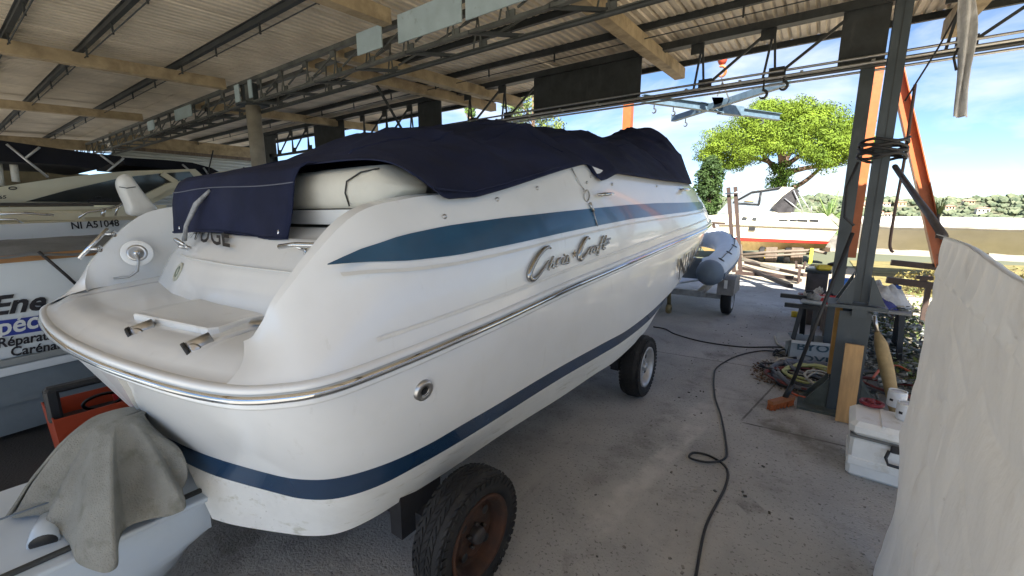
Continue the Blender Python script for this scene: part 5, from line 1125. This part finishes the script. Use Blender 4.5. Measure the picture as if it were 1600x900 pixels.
obj('seam_band', MB().tube([Vector(wrap(u, .19))+Vector((0, -.02, 0)) for u in np.linspace(0, 1, 30)], .02, 5), mat('seam_tan', (.35, .32, .28), .7, var=.1), wr)
m = MB()
for x in (3.4, 5.2, 7): m.box((x, 15.5, .42), (.3, .7, .84))
obj('keel_block', m, WOODD, wr, kind='stuff')
# ================================================================== VEGETATION
def pine():
    t = thing('pine_tree', 'broad umbrella pine with a bright green crown beyond the red striped cruiser', 'tree', (-2.4, 30, -.6))
    def T(u, v, y=30): return Vector(aty(u, v, y))
    base = Vector((-2.3, 30, -.6)); fork = T(1222, 275)
    tr_ = MB(); tr_.tube([base, lp(base, fork, .5)+Vector((.1, 0, 0)), fork], [.42, .36, .32], 10)
    obj('trunk', tr_, BARK, t)
    li = [[T(1222, 275), T(1205, 255), T(1170, 246), T(1120, 243)], [T(1222, 275), T(1225, 240), T(1235, 200), T(1230, 175)], [T(1224, 300), T(1255, 285), T(1283, 262), T(1310, 240)], [T(1222, 272), T(1262, 262), T(1300, 258), T(1330, 245)], [T(1215, 270), T(1190, 240), T(1160, 215)], [T(1222, 262), T(1270, 230), T(1310, 205)], [T(1222, 262, 30), T(1215, 225, 28), T(1200, 200, 27)], [T(1222, 262, 30), T(1240, 230, 32), T(1260, 200, 33)]]
    for l in li: obj('limb', MB().tube(crom([tuple(p) for p in l], 14), list(np.linspace(.17, .04, 14)), 7), BARK, t)
    rg = random.Random(4); mb = MB()
    # dome of puffs following the outline of the crown
    n = 0
    for i in range(430):
        a = rg.uniform(0, 6.283); q = math.sqrt(rg.random())
        cx, cy = 1228+140*q*math.cos(a), 30+4.6*q*math.sin(a)
        top = 150+66*(q**3.2)+max(0, 1290-cx)*.10+7*math.sin(cx*.07+a); bot = 258-10*math.cos((cx-1228)/60.)+14*math.sin(cx*.045)+10*rg.random()
        lay = rg.random(); v = top+8+max(0, bot-top-14)*(lay**1.6 if q < .85 else lay*.9)
        p = T(cx, v, cy); r = rg.uniform(.36, .80)
        leaves(mb, p, (r, r, r*.66), int(420*r), .06, flat=.42, rg=rg); n += 1
    obj('crown', mb, GREENF, t)
    iv = MB()
    for i in range(26): p = T(1222+rg.uniform(-17, 17), rg.uniform(258, 300), 29.6+rg.uniform(-.3, .3)); leaves(iv, p, (.38, .38, .42), 80, .075, rg=rg)
    obj('ivy', iv, mat('ivy_leaves', (.05, .11, .015), .5, col2=(.12, .20, .03), vscale=1.5, spec=.3), t)
pine()
def tree(name, lab, cat, u, vt, vb, y, wpx, fm, n, ls, seed, cone=False, base_z=-1.5, grp=None):
    p0, p1 = Vector(aty(u, vb, y)), Vector(aty(u, vt, y)); w = (Vector(aty(u+wpx/2, vb, y))-p0).length
    t = thing(name, lab, cat, (p0.x, y, base_z), grp); rg = random.Random(seed)
    obj('trunk', MB().tube([(p0.x, y, base_z), (p0.x+.1, y, (base_z+p1.z)/2), (p0.x, y, p1.z-.4)], [.28, .2, .05], 8), BARK, t)
    m = MB()
    for i in range(n):
        h = rg.random(); z = p0.z+(p1.z-p0.z)*h; k = (1-h*.85) if cone else math.sqrt(max(.05, 1-(2*h-1)**2)); a = rg.uniform(0, 6.283); q = math.sqrt(rg.random())
        r = rg.uniform(.3, .55)*(w/2.2 if not cone else w/1.6); r = max(.25, r)
        m_ = Vector((p0.x+w*k*q*math.cos(a), y+w*k*q*math.sin(a), z)); leaves(m, m_, (r, r, r*.9), 75, ls, rg=rg)
    obj('crown', m, fm, t)
    for k in range(5):
        z = p0.z+(p1.z-p0.z)*(.15+.15*k); a = k*2.3; obj('limb', MB().tube([(p0.x, y, z-.3), (p0.x+w*.6*math.cos(a), y+w*.6*math.sin(a), z+.4)], [.08, .03], 6), BARK, t)
tree('broadleaf_tree', 'loose olive green tree seen through the truss behind the navy cover', 'tree', 832, 118, 225, 27, 92, MIDF, 80, .11, 3, base_z=-.5)
tree('cypress_tree', 'slim bright green cypress seen through the truss', 'tree', 735, 150, 215, 27, 22, mat('cypress_green', (.06, .11, .02), .6, col2=(.15, .24, .04), vscale=1.5), 40, .10, 5, cone=True, base_z=-.5)
tree('dark_cedar', 'dark green cedar standing just right of the white bow', 'tree', 1104, 248, 345, 23, 40, DARKF, 170, .07, 8, cone=False, base_z=-.5)
tree('broadleaf_tree', 'small dark bush tree behind the cover left of the cypress', 'tree', 690, 205, 240, 27, 60, DARKF, 30, .1, 12, base_z=-.5)
pm = thing('palm_bush', 'feathery palm fronds between the sunlit cruiser and the column', 'palm', tuple(aty(1292, 345, 24)))
rg = random.Random(9); bp_ = Vector(aty(1294, 350, 24))
FR = MB()
for k in range(46):
    a = rg.uniform(0, 6.283); el = rg.uniform(.25, 1.35); Lf = rg.uniform(1.0, 1.9); d = Vector((math.cos(a)*math.cos(el), math.sin(a)*math.cos(el), math.sin(el)))
    pts = [bp_+d*Lf*t+Vector((0, 0, -.55*Lf*t*t*math.cos(el))) for t in np.linspace(0, 1, 9)]
    mfr = MB(); mfr.tube(pts, [.02]*8+[.005], 4)
    for i in range(1, 9):
        t = (pts[i]-pts[i-1]).normalized(); sdv = t.cross(Vector((0, 0, 1))).normalized()
        for s in (-1, 1):
            for j in (0, .5):
                b0 = pts[i-1].lerp(pts[i], j); e = b0+(sdv*s*.75+t*.7+Vector((0, 0, -.12))).normalized()*(.34*(1-i/11)); mfr.add([b0-t*.02, e, b0+t*.03], [(0, 1, 2)], True)
    obj('frond', mfr, PALMF, pm)
obj('trunk', MB().tube([bp_-Vector((0, 0, 1.4)), bp_], .2, 8), BARK, pm)
ag = thing('agave_spike', 'slim spiky plant stem in front of the white wrapped boat', 'plant', tuple(aty(1466, 365, 9)))
obj('stem', MB().tube([aty(1465, 372, 9), aty(1466, 340, 9), aty(1468, 322, 9)], [.03, .02, .01], 6), BROWNP, ag)
m = MB()
for k in range(12): b_ = Vector(aty(1467, 336, 9)); a = k*2.4; e = b_+Vector((.07*math.cos(a), .07*math.sin(a), .22+.04*(k % 3))); m.add([b_+Vector((-.012, 0, -.05)), b_+Vector((.012, 0, -.05)), e], [(0, 1, 2)], True)
obj('spiky_leaves', m, MIDF, ag)
# sunlit garden strip, wall blocks and bushes to the right
m = MB(); m.add([(1.2, 12.6, .004), (14, 9, .004), (14, 24, .0), (1.2, 20, .0)], [(0, 1, 2, 3)], True); obj('dry_lawn', m, GRASSM, kind='structure', origin=(0, 0, 0))
for i, (x, y, r, lab) in enumerate(((2.2, 12.9, .5, 'leftmost'), (2.9, 12.9, .55, 'second'), (3.6, 12.9, .5, 'third'), (4.4, 12.9, .55, 'fourth'))):
    b_ = thing('dry_bush', lab+' of the low sunlit bushes below the wrapped boat', 'bush', (x, y, 0), 'sunlit bushes below the wrapped boat'); m = MB(); rg = random.Random(30+i)
    for k in range(10): leaves(m, (x+rg.uniform(-.35, .35), y+rg.uniform(-.25, .25), rg.uniform(.12, .5)), (.26, .26, .2), 75, .04, rg=rg)
    obj('foliage', m, mat('bush_gold', (.12, .11, .03), .7, col2=(.28, .22, .07), vscale=4), b_); obj('stem', MB().tube([(x, y, 0), (x, y, .4)], .03, 5), BARK, b_)
kerb = thing('garden_kerb', 'row of pale stone blocks edging the sunlit garden beyond the column', 'kerb', (3, 11.2, 0))
for i in range(12): obj('stone', MB().box((1.25+i*.42, 11.3-.05*i, .05), (.38, .2, .12+.02*(i % 3)), -.1+.03*(i % 2), .015), mat('stone_pale', (.45, .40, .32), .9, var=.2, vscale=6, bump=.3, bscale=20), kerb)
m = MB(); rg = random.Random(44)
for i in range(420): x, y = rg.uniform(1.0, 4.2), rg.uniform(8.8, 11.1); a = rg.uniform(0, 6); s_ = rg.uniform(.03, .12); m.box((x, y, s_*.2), (s_*1.5, s_, s_*.5), a)
obj('rubble', m, mat('rubble_pale', (.2, .17, .12), .9, col2=(.55, .50, .42), vscale=5, detail=2), kind='stuff', origin=(0, 0, 0))
m = MB(); rg = random.Random(45)
for i in range(50): x, y = rg.uniform(1.0, 4.5), rg.uniform(8.8, 12.4); leaves(m, (x, y, .08), (.12, .12, .1), 30, .03, rg=rg)
obj('weeds', m, MIDF, kind='stuff', origin=(0, 0, 0))
# hillside trees (countless) and houses
m = MB(); rg = random.Random(77); bmk = bmesh.new(); bmesh.ops.create_icosphere(bmk, subdivisions=1, radius=1); IV = [tuple(v.co) for v in bmk.verts]; IF_ = [tuple(v.index for v in f.verts) for f in bmk.faces]; bmk.free()
hs = []
for i in range(20):
    deg = rg.uniform(2.5, 20); ra = rg.uniform(330, 640); a = R(deg); hs.append((ra*math.sin(a), ra*math.cos(a)))
for i in range(4600):
    deg = rg.uniform(-14, 24) if i > 400 else rg.uniform(-70, 40); ra = rg.uniform(230, 720); a = R(deg); x, y = ra*math.sin(a), ra*math.cos(a)
    if any(abs(x-q[0]) < 9 and -26 < y-q[1] < 8 for q in hs): continue
    z = tz(x, y); s_ = rg.uniform(1.6, 4.0)*(1.5 if ra > 600 and rg.random() < .2 else 1); ph = rg.uniform(0, 99)
    for k in range(2):
        ox, oy, oz = rg.uniform(-s_*.6, s_*.6), rg.uniform(-s_*.6, s_*.6), rg.uniform(-.1, .5)*s_
        m.add([(x+ox+v[0]*s_*.75*(1+.4*noise.noise((v[0]*2+ph, v[1]*2, v[2]*2+k))), y+oy+v[1]*s_*.75, z+oz+s_*.45+v[2]*s_*.6*(1+.4*noise.noise((v[0]*2, v[1]*2+ph, v[2]*2)))) for v in IV], IF_, True)
obj('hillside_woods', m, mat('hill_trees', (.06, .085, .055), .9, col2=(.19, .21, .13), vscale=.13, spec=.1), kind='stuff', origin=(0, 0, 0))  # greyed tree colour stands in for distance haze
RT = mat('terracotta_roof', (.34, .20, .14), .85, var=.15, vscale=1); HW = [mat('house_cream', (.62, .52, .36), .9, var=.05, vscale=.3), mat('house_white', (.7, .66, .58), .9, var=.05, vscale=.3), mat('house_ochre', (.5, .36, .2), .9, var=.05, vscale=.3)]
order = sorted(range(len(hs)), key=lambda i: hs[i][0]/hs[i][1])
for i, k in enumerate(order):
    x, y = hs[k]; z = tz(x, y); w, d, h_ = rg.uniform(5, 10), rg.uniform(5, 8), rg.uniform(2.2, 3.8); mt = HW[i % 3]
    t = thing('hillside_house', '%s villa with a terracotta roof on the far wooded hill, counted from left number %s' % (['cream', 'white', 'ochre'][i % 3], ['one','two','three','four','five','six','seven','eight','nine','ten','eleven','twelve','thirteen','fourteen','fifteen','sixteen','seventeen','eighteen','nineteen','twenty'][i]), 'house', (x, y, z), 'villas on the far hillside')
    obj('wall', MB().box((x, y, z+h_/2-1), (w, d, h_+2)), mt, t)
    o_ = .6; zz = z+h_; obj('roof', MB().add([(x-w/2-o_, y-d/2-o_, zz), (x+w/2+o_, y-d/2-o_, zz), (x+w/2+o_, y+d/2+o_, zz), (x-w/2-o_, y+d/2+o_, zz), (x-w/4, y, zz+1.4), (x+w/4, y, zz+1.4)], [(0, 1, 5, 4), (1, 2, 5), (2, 3, 4, 5), (3, 0, 4), (3, 2, 1, 0)], True), RT, t)
    for j in range(3): obj('window', MB().box((x-w/3+j*w/3, y-d/2-.05, z+h_*.55), (1.2, .2, 1.5)), GLASSD, t)
# ================================================================== BOATS ON THE LEFT
# 1. lettered white boat next to the swim platform
SX = -5.0
sg = thing('lettered_boat', 'white boat lettered in black and blue on its side, left of the swim platform', 'boat', (-5.5, 0, 0))
SGW = mat('lettered_gelcoat', (.62, .68, .72), .35, var=.04, vscale=1.5, coat=.3); SGG = mat('grey_hull_bottom', (.16, .20, .23), .6, var=.12, vscale=3)
def sx(y, z): return SX+.06*(z-1.0)-.028*(y)**2*.6
def sgrid(zb, zt, nm, m_, out=0., y0=-2.2, y1=3.2): 
    return obj(nm, grid(26, 8, lambda u, v: (sx(y0+u*(y1-y0), zb+v*(zt-zb))+out, y0+u*(y1-y0), zb+v*(zt-zb)+.035*(y0+u*(y1-y0)))), m_, sg)
sgrid(.66, 1.40, 'side_panel', SGW)
sgrid(1.40, 1.455, 'wooden_gunwale', mat('varnished_wood', (.34, .17, .06), .45, var=.2, vscale=6, stretch=(4, .4, 4)), .02)
sgrid(.60, .66, 'chine_strip', mat('chine_grey', (.25, .27, .27), .5, var=.1), .03)
sgrid(.535, .60, 'chine_lip', SGW, .05)
for k in range(2): sgrid(.04+.245*k, .28+.245*k, 'bottom_plank', SGG, .02*k)
obj('far_side', MB().box((SX-1.2, .5, .75), (1.6, 5.4, 1.25)), SGW, sg)
def onS(u, v): p = Vector(atx(u, v, SX+.0)); p.x = sx(p.y, p.z-.035*p.y)+.012; return p
def stext(txt, a, b, c, m_, sh=0., bold=.0): 
    obj('lettering', text_mb(txt, onS(*a), onS(*b), onS(*c), sh, bold=bold), m_, sg)
stext('Ene', (-16, 493), (72, 482), (-16, 464), TEXTK, .22, .03)
stext('Spécia', (-26, 530), (88, 505), (-26, 503), mat('letter_white', (.62, .66, .68), .5, var=.05), 0, .02)
obj('blue_band', MB().loft([[onS(u, v)+Vector((-.006, 0, 0)) for u, v in ((-60, 512), (0, 501), (40, 496), (110, 486))], [onS(u, v)+Vector((-.006, 0, 0)) for u, v in ((-60, 538), (0, 527), (40, 521), (110, 510))]]), mat('sign_blue', (.02, .04, .28), .45, var=.1), sg)
stext('Réparation', (-3, 544), (103, 526), (-3, 529), TEXTK, 0, .025)
stext('Carénage', (17, 557), (110, 543), (17, 543), TEXTK, 0, .025)
tag(obj('grey_boat_cover', grid(40, 16, lambda u, v: (SX-.0+.09-1.5*v+.03*noise.noise((u*14, v*3, 2)), -2.0+u*4.6, 1.435+.035*(-2+u*4.6)+.10*math.sin(min(1, v*2.2)*1.57)-.05*v+.045*noise.noise((u*16, v*4, 1))+.05*abs(math.sin(u*19))*(v < .6)*v)), GREYC, solid=.006), 'crumpled grey cover sheet lying over the lettered white boat', 'boat cover')
hang = onS(60, 398)
tag(obj('dark_strap', MB().tube([Vector(atx(60, 393, SX+.08)), Vector(atx(103, 430, SX+.06)), Vector(atx(125, 450, SX+.03))], .012, 5), HOSEBK), 'thin black strap slanting down the side of the lettered boat', 'strap')
obj('cradle_beam', MB().box((SX-.8, .6, .1), (1.6, .2, .2)).box((SX-.8, 2.4, .1), (1.6, .2, .2)), WOODD, sg)
# 2. boat with registration
NX = -6.6
nb_ = thing('registered_boat', 'white open boat with its black registration number on the bow flare', 'boat', (NX-1, .8, 0))
def ng(zb, zt, nm, m_, o1=0, o0=0, y0=-3, y1=3.3): return obj(nm, grid(20, 4, lambda u, v: (NX+o0*(1-v)+o1*v-.03*(y0+u*(y1-y0)), y0+u*(y1-y0), zb+v*(zt-zb)+.03*(y0+u*(y1-y0)))), m_, nb_)
ng(1.50, 1.655, 'topside', GEL, 0, -.02); ng(1.445, 1.5, 'rubbing_strip', mat('strip_grey', (.15, .16, .16), .6, var=.15), .02, .02); ng(.4, 1.445, 'lower_hull', GEL, -.02, -.35)
obj('deck_top', grid(8, 3, lambda u, v: (NX-.02-1.6*v, -3+6.3*u, 1.655+.03*(-3+6.3*u)+.02*v)), CREAMB, nb_)
def onN(u, v): p = Vector(atx(u, v, NX)); p.x = NX-.03*p.y+.012; return p
obj('lettering', text_mb('NI A51048', onN(113, 358), onN(188, 353), onN(111, 347.5), 0, bold=.02), TEXTK, nb_)
def rl(pts, r=.014): obj('deck_rail', MB().tube([Vector(atx(u, v, NX-.25)) for u, v in pts], r, 7), CHROME, nb_)
rl([(-5, 335), (40, 333), (80, 336), (84, 337)]); rl([(-5, 343), (25, 343), (36, 350)], .012); rl([(123, 341), (135, 332), (170, 326), (190, 320), (192, 322)], .012); rl([(180, 337), (184, 325), (190, 318)], .012); rl([(160, 338), (163, 326)], .02)
obj('coaming', MB().box((NX-1.1, -.6, 1.74), (.9, 3.6, .12), 0, .02), CREAMB, nb_)
# upright white fender/engine cowling behind the port quarter
pdv = thing('moulded_pod', 'white upright moulded pod rising behind the port quarter', 'pod', tuple(atx(225, 330, -5.2)))
def V5(u, v, x=-5.2): return Vector(atx(u, v, x))
pp = [(222, 338), (203, 336), (197, 320), (189, 303), (184, 289), (185, 279), (191, 273), (199, 272), (207, 278), (220, 296), (234, 313), (246, 327), (240, 336), (222, 338)]
P_ = crom([tuple(V5(*q)) for q in pp], 44); c0 = np.array([P_[:, 0].mean(), P_[:, 1].mean(), P_[:, 2].mean()])
m = MB(); m.loft([[tuple(c0+(q-c0)*k+np.array([dx, 0, 0])) for q in P_] for dx, k in ((.06, .0), (.065, .55), (.055, .8), (.02, .97), (-.03, 1.0), (-.10, .97), (-.15, .7), (-.155, 0))]); obj('pod_body', m, GELD, pdv)
obj('pod_seam', MB().tube([V5(186, 292, -5.13), V5(198, 294, -5.13), V5(212, 292, -5.13)], .004, 5), DSTEEL, pdv)
# 3. cream cruiser
CX = -9.0
cc = thing('cream_cruiser', 'cream cabin cruiser with dark side windows in the gloom at far left', 'boat', (CX-1.5, 1, 0))
def V3(u, v, x=CX): return Vector(atx(u, v, x))
def side(pts, nm, m_, x=CX, th=(-2.6, 0, 0)): return obj(nm, MB().prism([V3(u, v, x) for u, v in pts], th), m_, cc)
side([(-90, 325), (160, 322), (260, 320), (260, 345), (-90, 355)], 'hull_side', CREAMB)
side([(-90, 317), (200, 316), (200, 321), (-90, 322)], 'sheer_line', mat('sheer_dark', (.06, .05, .04), .6, var=.1), CX+.03, (-.06, 0, 0))
side([(-90, 320), (-90, 302), (0, 292), (100, 277), (200, 267), (305, 264), (320, 277), (235, 320)], 'cabin_side', CREAMB, CX-.08, (-2.3, 0, 0))
side([(40, 315), (105, 297), (180, 280), (205, 276), (250, 271), (296, 268), (305, 279), (262, 287), (225, 303), (190, 316)], 'side_window', GLASSD, CX-.06, (-.03, 0, 0))
obj('window_post', MB().bar(V3(253, 271, CX-.02), V3(275, 285, CX-.02), .05, .08), CREAMB, cc)
side([(222, 306), (262, 286), (300, 280), (345, 268), (385, 262), (392, 268), (350, 275), (300, 287), (262, 297), (236, 312)], 'quarter_sweep', CREAMB, CX+.05, (-.12, 0, 0))
side([(-90, 345), (225, 335), (225, 375), (-90, 380)], 'lower_hull', CREAMB, CX-.1, (-2.2, 0, 0))
side([(0, 330), (175, 326), (175, 330), (0, 345)], 'side_fold_shade', mat('cream_shadow', (.50, .44, .28), .5, var=.1), CX+.01, (-.03, 0, 0))  # shade of the fold painted as a strip of darker cream
obj('lettering', text_mb('CRANCHI', V3(135, 316, CX+.02), V3(175, 314.5, CX+.02), V3(135, 311.5, CX+.02), .1, bold=.03), TEXTK, cc)
obj('emblem_ring', MB().tube([V3(154+5*math.cos(a), 309+1.8*math.sin(a), CX+.02) for a in np.linspace(0, 6.283, 18)], .007, 5), TEXTK, cc)
obj('emblem_ring', MB().tube([V3(20+6*math.cos(a), 294+2*math.sin(a), CX-.05) for a in np.linspace(0, 6.283, 18)], .007, 5), TEXTK, cc)
obj('lettering', text_mb('65', V3(-2, 311, CX+.02), V3(10, 310, CX+.02), V3(-2, 306, CX+.02), 0, bold=.03), TEXTK, cc)
# white pole standing on it
for u0, v0, u1, v1 in ((18, 234, 25, 284), (-3, 255, 0, 290)): obj('white_pole', MB().tube([V3(u0, v0, CX-.2), V3(u1, v1, CX-.2)], .04, 8), WHITEP, cc)
# bimini tops
def bimini(pts, x, lab, frames):
    t = thing('bimini_top', lab, 'bimini', tuple(V3(*pts[0], x)), 'dark bimini tops over the boats at left')
    obj('canopy', MB().prism([V3(u, v, x) for u, v in pts], (-1.9, 0, 0)), mat('bimini_navy', (.004, .005, .012), .9, var=.3, vscale=3), t)
    for a, b in frames: obj('frame_tube', MB().tube([V3(*a, x+.03), V3(*b, x+.03)], .016, 6), RIMS, t)
bimini([(-90, 212), (0, 219), (90, 232), (150, 240), (188, 244), (192, 247), (175, 254), (155, 264), (145, 264), (105, 258), (0, 252), (-90, 250)], CX+.3, 'black bimini top over the cream cruiser, nearer to the camera at far left', [((10, 225), (75, 277)), ((40, 247), (62, 230)), ((156, 241), (178, 258)), ((168, 268), (193, 247))])
bimini([(192, 246), (260, 250), (300, 254), (330, 262), (347, 271), (330, 274), (305, 266), (250, 263), (195, 258)], CX-.6, 'smaller black bimini top just left of the grey column', [((285, 257), (297, 267)), ((318, 262), (325, 272))])
obj('whip_aerial', MB().tube([V3(325, 270, CX-.4), V3(333, 235, CX-.4)], .012, 5), BLKP, cc)
# ================================================================== BOTTOM LEFT: orange tote, towel, small white craft
ob = thing('orange_tote', 'orange and black tool tote standing under the lettered boat', 'tool tote', (-4.1, .6, 0))
def tb_(x0, x1, y0, y1, z0, z1): return MB().add([(x0, y0, z0), (x1, y0, z0), (x1, y1, z0), (x0, y1, z0), (x0-.03, y0-.02, z1), (x1+.03, y0-.02, z1), (x1+.03, y1+.02, z1), (x0-.03, y1+.02, z1)], [(3, 2, 1, 0), (0, 1, 5, 4), (1, 2, 6, 5), (2, 3, 7, 6), (3, 0, 4, 7)], True)
obj('tote_body', tb_(-4.45, -4.05, .36, .88, .0, .42), ORBOX, ob, solid=.012)
obj('inner_tray', MB().box((-4.25, .62, .30), (.36, .46, .02)), BLKP, ob)
obj('handle_post', MB().box((-4.12, .36, .49), (.09, .07, .24), 0, .015), BLKP, ob); obj('handle_post', MB().box((-4.12, .88, .49), (.09, .07, .24), 0, .015), BLKP, ob)
obj('handle_bar', MB().box((-4.12, .62, .60), (.08, .58, .045), 0, .015), BLKP, ob)
obj('coiled_cord', MB().tube([(-4.22, .62+.11*math.cos(a), .40+.05*math.sin(a)) for a in np.linspace(0, 6.283*2, 30)], .012, 6), BLKP, ob)
obj('red_bottle', MB().lathe([(0, 0), (.05, 0), (.055, .12), (.03, .17), (.02, .2), (0, .2)], (-4.3, .74, .31), (0, 0, 1), 12), REDM, ob)
jw = thing('small_watercraft', 'pale blue white moulded watercraft stern partly under a grey towel', 'watercraft', (-2.4, .2, 0))
JD = np.array([.03, 1.0]); JD /= np.linalg.norm(JD); JN = np.array([JD[1], -JD[0]])   # along, towards camera side
J0 = np.array([-2.18, .60])                                                            # right end of the rim
def jp(s, n, z): p = J0-JD*s+JN*n; return Vector((p[0], p[1], z))
JW = mat('watercraft_blue_white', (.50, .57, .64), .28, var=.04, vscale=2, coat=.5)
def jhull(u, v):
    s = u*2.6; w = .40*min(1, .75+.25*u*3)
    kk = .9; sec = [(-.55*kk, .36), (-.5*kk, .20), (-.25*kk, .12), (-.08*kk, .14), (-.0, .26), (.012, .40), (.005, .478), (.03, .482), (.03, .50), (-.02, .508)]
    t = v*(len(sec)-1); i = min(int(t), len(sec)-2); f = t-i; n = sec[i][0]*(1-f)+sec[i+1][0]*f; z = sec[i][1]*(1-f)+sec[i+1][1]*f
    if u < .06: z = z if z > .33 else .33-(.33-z)*(u/.06)*.9; 
    return jp(s, n, z)
obj('hull_side', grid(40, 37, jhull), JW, jw)
obj('hull_end', MB().add([jhull(0, v) for v in np.linspace(0, 1, 24)], [tuple(range(24))]), JW, jw)
obj('rim_gasket', MB().tube([jp(s, -.03, .512) for s in np.linspace(0, 2.6, 12)], .014, 6), DSTEEL, jw)
def jdeck(u, v):
    s = u*2.6; n = -.02-v*.50; z = .51+.09*math.sin(min(1, v*1.3)*1.57)*(1)+.05*sstep(.3, .8, v)*sstep(.25, .5, u)+.02*math.sin(s*3)*v
    return jp(s, n, z)
obj('deck_moulding', grid(40, 16, jdeck), JW, jw)
m = MB(); m.tube([jp(s, -.20-.03*s, .635+.012*s) for s in np.linspace(.4, 1.5, 8)], .004, 5); obj('deck_groove', m, INFD, jw)
dr0, dr1 = jp(.47, -.20, .585), jp(.50, -.085, .55)
obj('drain_spout', MB().tube([dr0, lp(dr0, dr1, .5), dr1], [.03, .042, .045], 16), JW, jw)
obj('drain_cap', MB().lathe([(0, .002), (.038, .002), (.042, -.004)], dr1, tuple(dr1-dr0), 18), BLKP, jw)
obj('seat_hump', MB().lathe([(.10, .50), (.10, .70), (.08, .80), (.05, .83), (0, .835)], (-2.48, .40, 0), (0, 0, 1), 20), BLKP, jw)
# towel draped over the hump: outline picked in the round, folds radiating from the top
ax0 = Vector((-2.46, .40, .885))
lowU = [(40, 795), (70, 800), (103, 806), (110, 828), (125, 862), (160, 872), (182, 880), (186, 842), (200, 828), (240, 800), (282, 790), (280, 760), (262, 690), (225, 642)]
lowZ = [.62, .60, .57, .55, .52, .50, .50, .53, .53, .55, .58, .62, .78, .87]
lw = [Vector(atz(u, v, z)) for (u, v), z in zip(lowU, lowZ)]
back = [Vector((-2.60, .72, .55)), Vector((-2.75, .55, .55)), Vector((-2.80, .35, .58)), Vector((-2.75, .2, .60))]
ring = crom([tuple(p) for p in lw+back+[lw[0]]], 150)
def towel(u, v):
    ii = min(148, int(u*149)); ff = u*149-ii; p = Vector(ring[ii]*(1-ff)+ring[ii+1]*ff); t = v
    hp = Vector((p.x-ax0.x, p.y-ax0.y, 0)); t2 = max(0, (t-.26)/.74)
    pos = Vector((ax0.x+hp.x*(t**.78), ax0.y+hp.y*(t**.78), ax0.z-.02*t-(ax0.z-.02-p.z)*(t2**1.35)))
    f = (math.sin(u*2*math.pi*7+2.6*math.sin(u*9))*.5+.5)**1.6*.055*t2+.045*noise.noise((u*13, t*1.6, 1))*t2+.012*noise.noise((pos.x*14, pos.y*14, pos.z*9))*t
    pos.z += .012*noise.noise((pos.x*9, pos.y*9, 2))
    nrm = hp.normalized() if hp.length > 0 else Vector((0, 0, 1)); pos += nrm*f
    return pos
tag(obj('grey_towel', grid(220, 40, towel), TOWEL, solid=.009), 'greyish worn towel draped over the small watercraft below the stern', 'towel')
